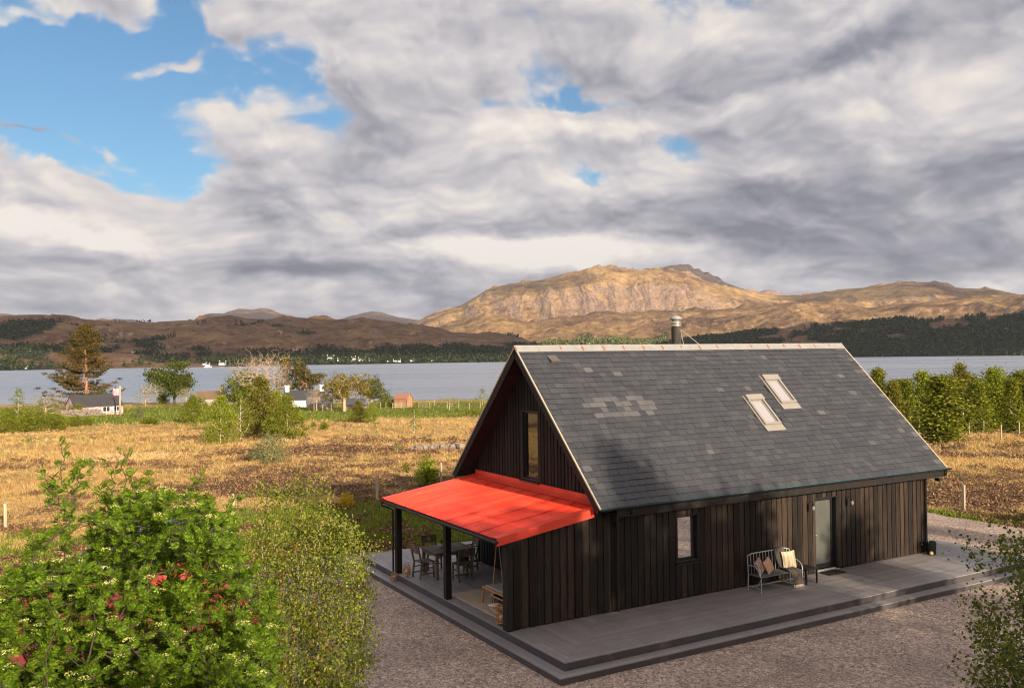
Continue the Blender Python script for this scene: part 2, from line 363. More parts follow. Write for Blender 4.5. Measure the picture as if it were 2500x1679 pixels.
def moor(t):
    p = t.node('ShaderNodeTexCoord').outputs['Object']; gr = t.attr('green'); he = t.attr('heather'); dk = t.attr('shore')
    n1 = t.noise(p, .35, 6, .65); n2 = t.noise(p, 3.0, 5, .7); n3 = t.noise(t.scalev(p, (1, 1, 1)), 14.0, 4, .7)
    gold = t.ramp(t.m('MULTIPLY_ADD', n2, .5, t.m('MULTIPLY', n3, .5)), [(.3, (.30, .18, .065, 1)), (.5, (.54, .36, .14, 1)), (.7, (.70, .50, .22, 1))])
    gold = t.mix(t.sstep(n1, .45, .7, 0, .35), gold, (.30, .21, .07, 1))
    hea = t.ramp(t.m('MULTIPLY_ADD', n2, .6, t.m('MULTIPLY', n3, .4)), [(.3, (.08, .048, .030, 1)), (.55, (.19, .115, .064, 1)), (.75, (.32, .20, .10, 1))])
    gre = t.ramp(t.m('MULTIPLY_ADD', n2, .5, t.m('MULTIPLY', n3, .5)), [(.3, (.06, .075, .012, 1)), (.55, (.19, .22, .040, 1)), (.75, (.40, .38, .10, 1))])
    hm = t.sstep(t.m('MULTIPLY_ADD', t.m('SUBTRACT', n2, .5), 1.3, he), .42, .58)
    gm = t.sstep(t.m('MULTIPLY_ADD', t.m('SUBTRACT', n2, .5), 1.0, gr), .4, .62)
    c = t.mix(gm, gold, gre); c = t.mix(hm, c, hea); c = t.mix(dk, c, (.055, .045, .038, 1))
    b = bump(t, t.m('ADD', n3, t.m('MULTIPLY', n2, 2.0)), .9, .25)
    return bsdf(t, c, .95, 0, b, .1)
M['moor'] = mat('moorland_ground', moor)
def leafmat(name, c1, c2, c3=None, trans=.35, rough=.5):
    def f(t):
        r = island(t); c = t.ramp(r, [(0, c1), (.6, c2), (1, c3 or c2)])
        a = bsdf(t, c, rough+.1, 0, None, .12); tr = t.node('ShaderNodeBsdfTranslucent', {0: t.mix(1.0, c, (1.0, .95, .5, 1), 'MULTIPLY')}).outputs[0]
        return t.node('ShaderNodeMixShader', {0: trans, 1: a, 2: tr}).outputs[0]
    return mat(name, f)
def g3(r, g, b): return (r, g, b, 1)
M['rowan'] = leafmat('rowan_leaf', g3(.042, .098, .007), g3(.105, .19, .012), g3(.23, .30, .024))
M['flower'] = leafmat('rowan_blossom', g3(.34, .40, .09), g3(.52, .54, .17), g3(.66, .64, .30), .2)
M['birchleaf'] = leafmat('birch_leaf', g3(.085, .125, .012), g3(.18, .22, .022), g3(.34, .36, .055))
M['birchfar'] = leafmat('far_birch_leaf', g3(.075, .100, .010), g3(.17, .20, .018), g3(.32, .33, .045))
M['birchfar_olive'] = leafmat('olive_birch_leaf', g3(.08, .085, .012), g3(.17, .165, .022), g3(.30, .27, .05))
M['birchfar_bright'] = leafmat('bright_birch_leaf', g3(.10, .14, .010), g3(.22, .27, .020), g3(.40, .42, .06))
M['willow'] = leafmat('grey_willow_leaf', g3(.10, .13, .05), g3(.20, .23, .10), g3(.30, .30, .15))
M['darkleaf'] = leafmat('dark_broadleaf', g3(.035, .055, .009), g3(.085, .115, .018), g3(.16, .16, .03))
M['oakleaf'] = leafmat('oak_leaf', g3(.09, .085, .013), g3(.20, .17, .025), g3(.32, .22, .04))
M['needle'] = leafmat('spruce_needle', g3(.030, .034, .012), g3(.085, .070, .020), g3(.24, .13, .035), .15, .7)
M['pineneedle'] = leafmat('pine_needle', g3(.030, .042, .016), g3(.085, .085, .024), g3(.17, .13, .04), .15, .7)
M['gorse'] = leafmat('gorse_bloom', g3(.25, .20, .02), g3(.62, .42, .02), g3(.70, .50, .03), .2)
M['heatherleaf'] = leafmat('heather_twig', g3(.085, .048, .030), g3(.20, .12, .068), g3(.36, .23, .12), .1, .9)
def grassm(t):
    p = t.node('ShaderNodeTexCoord').outputs['Object']; r = island(t); n = t.noise(p, .10, 5, .6, .3); n2 = t.noise(p, .55, 4, .6)
    a = t.ramp(r, [(0, (.42, .26, .09, 1)), (.6, (.64, .43, .17, 1)), (1, (.80, .60, .28, 1))])
    c = t.mix(t.sstep(n, .5, .68, 0, .7), a, (.50, .27, .12, 1), 'MIX'); c = t.mix(t.sstep(n2, .52, .7, 0, .6), c, (.40, .38, .12, 1)); c = t.mix(t.sstep(n, .48, .3, 0, .5), c, (.80, .62, .36, 1))
    s = bsdf(t, c, .8, 0, None, .2); tr = t.node('ShaderNodeBsdfTranslucent', {0: c}).outputs[0]
    return t.node('ShaderNodeMixShader', {0: .35, 1: s, 2: tr}).outputs[0]
M['grassblade'] = mat('dry_grass', grassm)
M['greengrass'] = leafmat('green_grass', g3(.07, .11, .012), g3(.17, .23, .030), g3(.38, .38, .08), .3, .7)
M['bark'] = simple('grey_bark', (.065, .048, .036), .9, 0, .5, 8, .6)
M['redbark'] = simple('red_brown_bark', (.19, .075, .035), .75, 0, .5, 5, .5)
M['whitebark'] = simple('white_birch_bark', (.50, .43, .35), .8, 0, .35, 9, .4)
M['palebark'] = simple('pale_twig_bark', (.42, .31, .20), .85, 0, .3, 6, .3)
M['pinebark'] = simple('orange_pine_bark', (.36, .17, .09), .85, 0, .35, 5, .5)
def hillm(t):
    p = t.node('ShaderNodeTexCoord').outputs['Object']; fo = t.attr('forest'); sl_ = t.attr('rock'); go = t.attr('gold')
    q = t.scalev(p, (1, 1, 1.4)); n1 = t.noise(q, .004, 6, .62, .3); n2 = t.noise(q, .022, 6, .68, .2); n3 = t.noise(q, .09, 5, .7)
    c = t.ramp(t.m('MULTIPLY_ADD', n2, .55, t.m('MULTIPLY', n3, .45)), [(.30, (.035, .021, .015, 1)), (.44, (.088, .052, .033, 1)), (.56, (.16, .098, .056, 1)), (.72, (.30, .20, .11, 1))])
    gold = t.ramp(n2, [(.3, (.19, .115, .05, 1)), (.55, (.43, .28, .12, 1)), (.75, (.58, .43, .20, 1))])
    c = t.mix(t.m('MULTIPLY', go, t.sstep(n1, .35, .62), clamp=True), c, gold)
    rock = t.ramp(t.m('MULTIPLY_ADD', n3, .7, t.m('MULTIPLY', n2, .3)), [(.3, (.08, .054, .041, 1)), (.5, (.24, .165, .118, 1)), (.72, (.44, .325, .24, 1))])
    rk = t.sstep(t.m('MULTIPLY_ADD', t.m('SUBTRACT', n3, .5), 1.2, sl_), .35, .65)
    c = t.mix(rk, c, rock)
    fm = t.sstep(t.m('MULTIPLY_ADD', t.m('SUBTRACT', n3, .5), .9, fo), .42, .6)
    fc = t.ramp(n3, [(.3, (.008, .014, .010, 1)), (.7, (.026, .042, .020, 1))])
    c = t.mix(fm, c, fc)
    return bsdf(t, c, .95, 0, bump(t, t.m('MULTIPLY_ADD', n3, .5, n2), .8, 9.0), .05)
M['hill'] = mat('highland_slope', hillm)
M['woodland'] = leafmat('woodland_canopy', g3(.010, .018, .009), g3(.028, .042, .016), g3(.075, .085, .028), .0, .9)
M['woodlight'] = leafmat('spring_woodland_canopy', g3(.05, .065, .02), g3(.12, .14, .04), g3(.24, .24, .10), .0, .9)
def water(t):
    p = t.node('ShaderNodeTexCoord').outputs['Object']
    # ripples drawn out along the shore; broad wind lanes change the roughness
    q = t.node('ShaderNodeMapping', {0: p}); q.inputs['Rotation'].default_value = (0, 0, -YAW); q = q.outputs[0]
    l1 = t.noise(t.scalev(q, (.012, .0025, 1)), 1.0, 5, .6, .6)
    h = t.m('ADD', t.noise(t.scalev(q, (.9, .35, 1)), 1.0, 4, .65), t.m('MULTIPLY', t.noise(t.scalev(q, (.10, .03, 1)), 1.0, 4, .6), 3.0))
    ro = t.sstep(l1, .4, .6, .22, .45); st = t.sstep(l1, .42, .56, .35, 1.0)
    bp = t.node('ShaderNodeBump', {'Height': h, 'Strength': st, 'Distance': .55}).outputs[0]
    c = t.mix(t.sstep(l1, .35, .65), (.17, .21, .28, 1), (.27, .30, .36, 1))
    return bsdf(t, c, ro, 0, bp, .5, IOR=1.33)
M['water'] = mat('loch_water', water)
M['stone'] = simple('field_stone', (.25, .205, .17), .9, 0, .45, 1.2, .8)
M['white'] = simple('white_harling', (.78, .76, .72), .8, 0, .08, 2, .2)
def pinkw(t):
    p = t.node('ShaderNodeTexCoord').outputs['Object']; n = t.noise(p, .9, 5, .7, .4)
    return bsdf(t, t.ramp(n, [(.42, (.72, .62, .60, 1)), (.54, (.55, .26, .32, 1))]), .85)
M['pink'] = mat('flaking_pink_paint', pinkw)
M['darkroof'] = simple('dark_slate_far', (.045, .042, .044), .6, 0, .3, .8, .2)
M['brownroof'] = simple('brown_moss_roof', (.17, .11, .06), .8, 0, .5, .8, .3)
M['tin'] = simple('weathered_tin', (.22, .20, .20), .6, 0, .45, 1.0, .2)
M['larch'] = wood('larch_board', (.30, .16, .09, 1), (.46, .27, .16, 1), .75, (6, 6, .7), False)
M['post'] = wood('weathered_post', (.30, .24, .16, 1), (.52, .44, .32, 1), .85, (8, 8, 1), False)
M['wire'] = simple('fence_wire', (.35, .33, .30), .4, .8)
M['glass_room'] = mat('window_glass', lambda t: bsdf(t, (.03, .03, .032, 1), .04, 0, None, .9, **{'Coat Weight': 1.0, 'Coat Roughness': .03}))
# ================================================================== LAND
WATER_Z = -8.0
def ground_z(x, y):
    x = np.asarray(x, float); y = np.asarray(y, float)
    dx = x-CAM[0]; dy = y-CAM[1]; f = dx*FH[0]+dy*FH[1]; r = dx*RH[0]+dy*RH[1]; d = np.hypot(dx, dy); az = np.degrees(np.arctan2(r, f))
    shore = np.interp(az, [-60, -30, -20, -8, 0, 10, 30, 60], [350, 330, 300, 282, 276, 285, 300, 320])
    de = d*np.where(np.abs(az) < 90, 276/shore, .9); de = np.where(f > 0, de, de*.25)
    z = np.interp(de, [0, 38, 60, 90, 130, 190, 230, 258, 276, 300, 340, 420, 900, 20000], [-.33, -.33, -.95, -2.15, -3.35, -4.9, -5.9, -7.0, -8.0, -9.5, -12, -16, -22, -22])
    a = sst(de, 36, 60)*sst(f, 5, 30)
    z = z+a*(fbm(x*.045, y*.045, 3)*.55+fbm(x*.22+9, y*.22, 4)*.30+ridged(x*.6, y*.6, 3)*.14-.07)*sst(300-de, 0, 60)
    return z
def place(px, py, dmax=330):
    """where the sight line through a point of the photograph meets the ground"""
    d = ray(px, py); dh = math.hypot(d[0], d[1]); t = np.linspace(15, dmax, 2500)/dh
    P = CAM[None]+t[:, None]*d[None]; g = ground_z(P[:, 0], P[:, 1]); i = np.argmax(P[:, 2] <= g)
    if P[i, 2] > g[i]: i = len(t)-1
    return P[i, 0], P[i, 1], float(g[i]), t[i]
def land_masks(x, y):
    dx = x-CAM[0]; dy = y-CAM[1]; f = dx*FH[0]+dy*FH[1]; r = dx*RH[0]+dy*RH[1]; d = np.hypot(dx, dy); az = np.degrees(np.arctan2(r, f))
    n = fbm(x*.03+4, y*.03, 4); n2 = fbm(x*.11, y*.11+7, 4)
    # streaks run across the view, as heather banks do on this slope
    st = fbm(r*.02+n*.5, f*.075, 4)
    hea = .42+1.3*st+.4*n2
    hea = hea+np.interp(d, [30, 45, 62, 72, 85, 110, 150, 400], [.0, .12, .12, .03, -.10, -.22, -.4, -.5])
    hea = hea+.03*sst(az, 14, 20)*sst(95-d, 0, 20)-.15*sst(-az, 18, 24)+.30*np.exp(-((az+7)/6)**2-((d-66)/9)**2)+.25*np.exp(-((az+15)/4)**2-((d-50)/4)**2)-.35*np.exp(-((az+22)/7)**2-((d-75)/20)**2)
    gre = .27+.6*n+.4*n2
    gre = gre+.55*sst(d, 128, 150)*sst(235-d, 0, 30)*sst(-az, 0, 4)+.25*sst(d, 200, 250)
    gre = gre+.85*np.exp(-((x-4)/9)**2-((y-15)/5.0)**2)+.9*np.exp(-((np.abs(x-22.4-(y-1.5)*.02))/1.0)**2)*sst(y, -12, -6)*sst(14-y, 0, 4)
    gre = gre+.25*sst(40-d, 0, 8)+.30*np.exp(-((az+20)/10)**2-((d-38)/7)**2)
    sh = sst(ground_z(x, y)*-1, 6.4, 7.2)
    return gre, hea, sh
def build_ground():
    azs = np.radians(np.concatenate([np.arange(-180, -46, 4.0), np.arange(-46, 46, .15), np.arange(46, 180.1, 4.0)]))
    e = np.linspace(rad(58), rad(1.6), 520); rr = 6.6/np.tan(e); rr = np.concatenate([[.3, 1.5], rr, [260, 280, 300, 340, 420, 700, 1300, 2500, 6000, 14000]])
    A, R_ = np.meshgrid(azs, rr); x, y = polar_np(A, R_); z = ground_z(x, y)
    g, h, s = land_masks(x, y)
    n, k = A.shape; idx = np.arange(n*k).reshape(n, k)
    F = np.stack([idx[:-1, :-1], idx[1:, :-1], idx[1:, 1:], idx[:-1, 1:]], -1).reshape(-1, 4)[:, ::-1]
    o = npmesh('ground', np.stack([x, y, z], -1).reshape(-1, 3), F, M['moor'], None, True, None, {'green': g, 'heather': h, 'shore': s})
    return struct(o)
def polar_np(A, R_):
    return CAM[0]+(FH[0]*np.cos(A)+RH[0]*np.sin(A))*R_, CAM[1]+(FH[1]*np.cos(A)+RH[1]*np.sin(A))*R_
build_ground()

# the loch: an annular sheet lying in the glen
def build_water():
    azs = np.radians(np.arange(-75, 75.1, 1.5)); rr = np.array([230, 300, 400, 600, 900, 1400, 2000, 3200, 5200.])
    A, R_ = np.meshgrid(azs, rr); x, y = polar_np(A, R_); n, k = A.shape; idx = np.arange(n*k).reshape(n, k)
    F = np.stack([idx[:-1, :-1], idx[1:, :-1], idx[1:, 1:], idx[:-1, 1:]], -1).reshape(-1, 4)[:, ::-1]
    struct(npmesh('loch_water', np.stack([x, y, np.full_like(x, WATER_Z)], -1).reshape(-1, 3), F, M['water'], None, True))
build_water()

YARD = [(-40, -45), (34, -45), (30, -20), (24.3, -8), (22.4, 0), (22.3, 4.5), (22.8, 9.0), (19, 11.2), (14, 10.6), (4.6, 10.5), (1.0, 10.7), (-1.2, 11.3), (-6.0, 11.2), (-8.4, 8.5), (-9.4, 4), (-15, -1), (-30, -10), (-40, -20)]
# gravel yard round the house, a sheet a centimetre proud of the ground with a ragged edge
def build_gravel():
    pts = YARD
    P = []; n = len(pts)
    for i in range(n):
        a = np.array(pts[i]); b = np.array(pts[(i+1) % n]); L = np.hypot(*(b-a)); k = max(2, int(L/.22)); nn = np.array([b[1]-a[1], a[0]-b[0]])/L
        for j in range(k):
            p = a+(b-a)*j/k; w = fbm(np.array([p[0]*1.3]), np.array([p[1]*1.3]), 4)[0]*.28; P.append(tuple(p+nn*w)+(-.315,))
    me = bpy.data.meshes.new('gravel_yard'); me.from_pydata(P, [], [tuple(range(len(P)))]); me.materials.append(M['gravel'])
    if me.polygons[0].normal.z < 0: me.flip_normals()
    o = bpy.data.objects.new('gravel_yard', me); C.collection.objects.link(o); struct(o)
    # loose larger chippings scattered over the nearer part, so that the yard has relief
    N = 26000; x = rng.uniform(-14, 22, N); y = rng.uniform(-13.5, 9.5, N)
    keep = ~((x > -.35) & (x < 17.1) & (y > -2.7) & (y < 9.3)); x = x[keep]; y = y[keep]; N = len(x)
    s = rng.uniform(.008, .022, N)*(1+.8*(rng.random(N) > .95)); base = np.array([(1,0,0),(0,1,0),(-1,0,0),(0,-1,0),(0,0,.8)], float)
    a = rng.uniform(0, 6.28, N); V = np.repeat(base[None], N, 0)*rng.uniform(.6, 1.3, (N, 5, 1)); ca = np.cos(a)[:, None]; sa = np.sin(a)[:, None]
    V = np.stack([V[..., 0]*ca-V[..., 1]*sa, V[..., 0]*sa+V[..., 1]*ca, V[..., 2]], -1)*s[:, None, None]+np.stack([x, y, np.full(N, -.315)], -1)[:, None]
    F = np.array([(0,1,4),(1,2,4),(2,3,4),(3,0,4)]); F = (F[None]+5*np.arange(N)[:, None, None]).reshape(-1, 3)
    st = npmesh('gravel_chippings', V.reshape(-1, 3), F, mat('loose_chipping', lambda t: bsdf(t, t.ramp(island(t), [(0, (.07, .05, .048, 1)), (.5, (.18, .14, .13, 1)), (.85, (.30, .24, .22, 1)), (1, (.60, .54, .50, 1))]), .8)))
    struct(st, 'stuff')
build_gravel()

# ------------------------------------------------------------------ grass and heather on the moor
def scatter_view(N, e0, e1, az0=-43, az1=44):
    az = np.radians(rng.uniform(az0, az1, N)); e = np.radians(rng.uniform(e0, e1, N)); d = 6.8/np.tan(e)
    d = d*(1+.0018*np.clip(d-40, 0, 200)); x, y = polar_np(az, d); return x, y, d
def tufts(x, y, d, h, w, nb, lean=.45):
    N = len(x); z = ground_z(x, y)-.03
    Nb = N*nb; X = np.repeat(x, nb)+rng.normal(0, .09, Nb); Y = np.repeat(y, nb)+rng.normal(0, .09, Nb); Z = np.repeat(z, nb); hh = np.repeat(h, nb)*rng.uniform(.55, 1.2, Nb); ww = np.repeat(w, nb)
    a = rng.uniform(0, 6.28, Nb); l = rng.uniform(0, lean, Nb)*hh+.12*hh; fa = rng.uniform(0, 6.28, Nb)
    b = np.stack([X, Y, Z], -1); s = np.stack([np.cos(fa), np.sin(fa), np.zeros(Nb)], -1)*ww[:, None]*.5
    tip = b+np.stack([np.cos(a)*l, np.sin(a)*l, hh], -1); midp = b+np.stack([np.cos(a)*l*.35, np.sin(a)*l*.35, hh*.55], -1)
    V = np.stack([b-s, b+s, midp+s*.7, tip, midp-s*.7], 1); F = (np.array([(0,1,2,4),(4,2,3,3)])[None]+0)
    F1 = (np.array([0,1,2])[None]+5*np.arange(Nb)[:, None]); F2 = (np.array([0,2,4])[None]+5*np.arange(Nb)[:, None]); F3 = (np.array([4,2,3])[None]+5*np.arange(Nb)[:, None])
    return V.reshape(-1, 3), np.concatenate([F1, F2, F3])
def yard_free(x, y):
    ins = np.zeros(np.shape(x), bool); n = len(YARD)
    for i in range(n):
        (xa, ya), (xb, yb) = YARD[i], YARD[(i+1) % n]
        if ya == yb: continue
        c = ((ya > y) != (yb > y)) & (x < (xb-xa)*(y-ya)/(yb-ya)+xa); ins ^= c
    return ~ins
def build_moor_cover():
    x, y, d = scatter_view(150000, 1.9, 15.5); g, h, s = land_masks(x, y)
    n = fbm(x*.5, y*.5, 3); k = yard_free(x, y) & (d > 21) & (d < 240)
    hm = h+.9*n; gm = g+.5*n
    K = k & (hm < .52) & (gm < .52); xx, yy, dd = x[K], y[K], d[K]; sc = np.clip(dd/60, .75, 2.0)
    V, F = tufts(xx, yy, dd, rng.uniform(.10, .28, len(xx))*np.minimum(sc, 1.4)*(1+.5*fbm(xx*.4, yy*.4, 2)), .024*sc, 6, 1.4)
    struct(npmesh('moor_grass', V, F, M['grassblade']), 'stuff')
    K = k & (hm < .52) & (gm >= .50); xx, yy, dd = x[K], y[K], d[K]; sc = np.clip(dd/60, .75, 2.0)
    x2, y2, d2 = scatter_view(9000, 9.0, 13.5, -14, 30); g2, h2, s2 = land_masks(x2, y2); k2 = yard_free(x2, y2) & (g2 > .5); xx = np.concatenate([xx, x2[k2]]); yy = np.concatenate([yy, y2[k2]]); dd = np.concatenate([dd, d2[k2]]); sc = np.clip(dd/60, .7, 2.0)
    V, F = tufts(xx, yy, dd, rng.uniform(.12, .30, len(xx))*sc, .035*sc, 6)
    struct(npmesh('pasture_grass', V, F, M['greengrass']), 'stuff')
    # heather: low domes of twig-sized faces
    x, y, d = scatter_view(44000, 2.4, 15.0); g, h, s = land_masks(x, y); n = fbm(x*.5, y*.5, 3)
    K = yard_free(x, y) & (h+.9*n > .50) & (d > 21); x, y, d = x[K], y[K], d[K]; N = len(x); nb = 20; sz = rng.uniform(.18, .48, N)*np.clip(d/60, .8, 1.5)
    c = np.stack([x, y, ground_z(x, y)-.05], -1); u = rng.normal(0, 1, (N, nb, 3)); u[..., 2] = np.abs(u[..., 2]); u /= np.linalg.norm(u, axis=-1, keepdims=True)
    P = c[:, None]+u*sz[:, None, None]*np.array([1, 1, .8])*rng.uniform(.6, 1.0, (N, nb, 1)); P = P.reshape(-1, 3)
    V, F = quads(P, np.repeat(sz, nb)*.32, squash=.6)
    struct(npmesh('heather', V, F, M['heatherleaf']), 'stuff')
def quads(P, size, squash=.5, direction=None, jitter=1.0):
    """leaf-like diamonds with random attitude, one per point"""
    N = len(P); size = np.broadcast_to(np.asarray(size, float), (N,))
    u = rng.normal(0, 1, (N, 3)); 
    if direction is not None: u = u*jitter+np.asarray(direction)
    u /= np.linalg.norm(u, axis=1, keepdims=True)+1e-9
    w = rng.normal(0, 1, (N, 3)); w -= u*(w*u).sum(1, keepdims=True); w /= np.linalg.norm(w, axis=1, keepdims=True)+1e-9
    a = u*size[:, None]; b = w*size[:, None]*squash
    V = np.stack([P-a*.5, P+b*.5, P+a*.5, P-b*.5], 1).reshape(-1, 3); F = np.arange(4*N).reshape(N, 4)
    return V, F
build_moor_cover()

# ------------------------------------------------------------------ hills beyond the water
def sil(pts):
    A = sorted((azel(*p) for p in pts)); return np.array([a for a, _ in A]), np.array([e for _, e in A])
def hills(name, pts, d0, d1, back, zb, prof, amp, scale, seed, step=.05, rows=130, rockf=1.0, goldf=0.0, forest=None, silamp=0.0, aniso=None, az_rng=(-44, 46)):
    sa, se = sil(pts); azs = np.radians(np.arange(az_rng[0], az_rng[1], step)); el = np.interp(azs, sa, se)
    us = np.concatenate([np.linspace(0, 1, rows), np.linspace(1.02, 1+back, 14)])
    A, U = np.meshgrid(azs, us); D0 = d0(np.degrees(A)) if callable(d0) else d0+0*A; D1 = d1(np.degrees(A)) if callable(d1) else d1+0*A
    D = D0+(D1-D0)*U; x, y = polar_np(A, D)
    zr = CAM[2]+D1*np.tan(el)[None, :]
    f = np.interp(U, [p[0] for p in prof], [p[1] for p in prof]); z = zb+(zr-zb)*f
    sx = x*scale+seed; sy = y*scale-seed
    if aniso: sx = D*np.sin(A)*scale+seed+.35*fbm(x*scale*.5, y*scale*.5, 3)+D*scale*.10; sy = D*np.cos(A)*scale*aniso-seed
    nr = ridged(sx*.8+.35*fbm(sx, sy, 3), sy*.8, 6)-.5; nf = fbm(sx*2, sy*2, 5)
    env = np.clip(U*5, 0, 1)*np.where(U < 1, np.clip((1-U)*2.6, 0, 1)**1.2*(1-silamp)+silamp, 1)
    rel = (zr-zb); dz = (nr*.75+nf*.5)*amp*env*(rel*.5+18)/60
    z = z+dz; z = np.where(U > 1, np.minimum(z, zr+dz-(U-1)*rel*1.2), z)
    # keep lower knolls from rising over the measured skyline
    lim = CAM[2]+D*np.tan(el[None, :]+(.0010 if not aniso else .0002)); z = np.where(U < 1, np.minimum(z, lim+.02*(z-lim)), z)
    n, k = A.shape; gx = np.gradient(z, axis=0)/np.maximum(np.gradient(D, axis=0), 1); gy = np.gradient(z, axis=1)/(D*rad(step))
    slope = np.hypot(gx, gy); rock = (slope-.38)*1.3*rockf
    alt = (z-zb)
    px = 1167.5+np.tan(A)*FPX
    fo = forest(x, y, alt, U, px) if forest is not None else -1+0*x
    gold = goldf*(1+0*x) if not callable(goldf) else goldf(x, y, alt, U, px)
    idx = np.arange(n*k).reshape(n, k); F = np.stack([idx[:-1, :-1], idx[1:, :-1], idx[1:, 1:], idx[:-1, 1:]], -1).reshape(-1, 4)[:, ::-1]
    o = struct(npmesh(name, np.stack([x, y, z], -1).reshape(-1, 3), F, M['hill'], None, True, None, {'forest': fo, 'rock': rock, 'gold': gold}))
    return dict(x=x, y=y, z=z, fo=fo, D=D, px=px, U=U, o=o)
shore_d = lambda az: np.interp(az, [-36, -30, -18, -7.5, 0, 21, 36], [1330, 1340, 1368, 1450, 1520, 1716, 1760])
LH = [(-250, 730), (-100, 724), (0, 722), (40, 720), (100, 719), (150, 720), (200, 729), (250, 734), (350, 736), (450, 731), (490, 724), (525, 720), (565, 728), (620, 729), (650, 723), (700, 727), (775, 729), (825, 724), (900, 733), (940, 740), (1000, 746), (1030, 757), (1100, 761), (1167, 765), (1222, 785), (1260, 812), (1330, 836), (2500, 840)]
def fo_left(x, y, alt, U, px):
    n = fbm(x*.0032, y*.0032, 4); n2 = fbm(x*.011+5, y*.011, 4)
    f = .42+1.2*n+.6*n2-.0045*np.maximum(alt-14, 0)+.26*sst(240-px, -60, 200)*sst(110-alt, 0, 50)
    f = f+.30*sst(13-alt, 0, 9)*(1+1.5*n)+.35*np.exp(-((px-1010)/110)**2)*sst(60-alt, 0, 40)+.30*sst(px, 930, 1080)*sst(50-alt, 0, 30)
    return f-.3*np.exp(-((px-860)/110)**2)*sst(alt, 15, 40)
HL = hills('hills', LH, shore_d, lambda a: np.interp(a, [-36, -20, -8, 4, 36], [2700, 2800, 2600, 2050, 2050]), .5, WATER_Z-1, [(0, 0), (.04, .05), (.16, .17), (.4, .48), (.7, .80), (.88, .94), (1, 1), (1.5, .5)], 30, .0040, 3.1, forest=fo_left, az_rng=(-44, 4.6), silamp=.06, goldf=lambda x, y, a, U, px: .25*sst(fbm(x*.004, y*.004, 3), .0, .3))
# behind them: blue tops in the cloud and one sunlit top
hills('far_hills', [(-300, 700), (-60, 708), (20, 714), (60, 722), (200, 730), (235, 733), (262, 725), (300, 728), (345, 735), (430, 731), (490, 723), (542, 713), (570, 714), (595, 708), (613, 712), (640, 721), (690, 729), (740, 722), (770, 728), (820, 720), (860, 717), (900, 724), (940, 733), (1000, 745), (1100, 760), (2500, 800)],
      7800, 9600, .3, -10, [(0, 0), (.3, .25), (.7, .75), (1, 1), (1.3, .4)], 40, .0009, 8.4, rows=50, step=.09, silamp=.02, az_rng=(-44, 1))
hills('cloudy_peak', [(1400, 700), (1480, 630), (1534, 612), (1594, 620), (1654, 641), (1714, 662), (1774, 680), (1850, 700)], 6600, 7600, .3, -10, [(0, 0), (.5, .45), (1, 1), (1.3, .5)], 40, .0011, 2.2, rows=50, step=.09, az_rng=(5, 20))
# the mountain
MT = [(880, 765), (943, 737), (976, 719), (1024, 704), (1054, 695), (1108, 662), (1162, 647), (1234, 638), (1294, 623), (1318, 619), (1342, 611), (1390, 608), (1432, 615), (1474, 615), (1522, 612), (1564, 623), (1612, 641), (1666, 656), (1714, 665), (1774, 674), (1828, 673), (1924, 659), (2002, 653), (2062, 644), (2134, 643), (2182, 656), (2254, 659), (2335, 673), (2450, 682), (2600, 690)]
hills('mountain', MT, 3700, lambda a: np.interp(a, [-10, 0, 6, 14, 20, 36], [5200, 5100, 5000, 5000, 5400, 5400]), .35, -10, [(0, 0), (.15, .12), (.35, .24), (.5, .42), (.66, .74), (.8, .90), (.92, .975), (1, 1), (1.35, .6)], 14, .0050, 5.7, step=.04, rows=240, aniso=.28, rockf=1.15, goldf=lambda x, y, a, U, px: .15+.75*sst(U, .40, .62), silamp=.0, az_rng=(-9, 46))
MID = [(860, 800), (940, 765), (1000, 748), (1060, 735), (1108, 715), (1150, 719), (1200, 735), (1300, 724), (1400, 716), (1500, 716), (1600, 708), (1700, 703), (1760, 696), (1834, 686), (1918, 690), (1978, 702), (2050, 694), (2134, 687), (2250, 681), (2335, 673), (2450, 666), (2600, 660)]
def fo_mid(x, y, alt, U, px):
    n = fbm(x*.004, y*.004, 4); n2 = fbm(x*.013, y*.013, 3)
    return .18+.9*n+.5*n2+.62*np.exp(-((px-1370)/180)**2)*sst(.24-U, 0, .06)-.3*sst(U, .2, .4)
HM = hills('moorland_hills', MID, 2350, 3650, .35, -8, [(0, 0), (.08, .10), (.3, .38), (.6, .70), (.85, .93), (1, 1), (1.35, .7)], 34, .0034, 11.3, step=.05, rows=150, rockf=.8, goldf=.45, forest=fo_mid, silamp=.08, az_rng=(-9, 46))
LOW = [(1100, 838), (1190, 818), (1230, 800), (1300, 797), (1400, 796), (1500, 790), (1594, 769), (1700, 759), (1774, 751), (1864, 739), (2014, 732), (2134, 728), (2254, 722), (2335, 716), (2450, 708), (2600, 700)]
def fo_low(x, y, alt, U, px):
    n = fbm(x*.0045, y*.0045, 4); return .60+1.2*n+.5*fbm(x*.02, y*.02, 3)-.45*sst(U, .65, 1.0)
HW = hills('wooded_hills', LOW, shore_d, lambda a: np.interp(a, [-3, 4, 12, 36], [1750, 2050, 2250, 2350]), .5, WATER_Z-1, [(0, 0), (.06, .10), (.35, .46), (.7, .82), (.9, .96), (1, 1), (1.5, .6)], 30, .0045, 7.9, step=.05, rows=110, rockf=.8, forest=fo_low, silamp=.3, az_rng=(-2, 46))
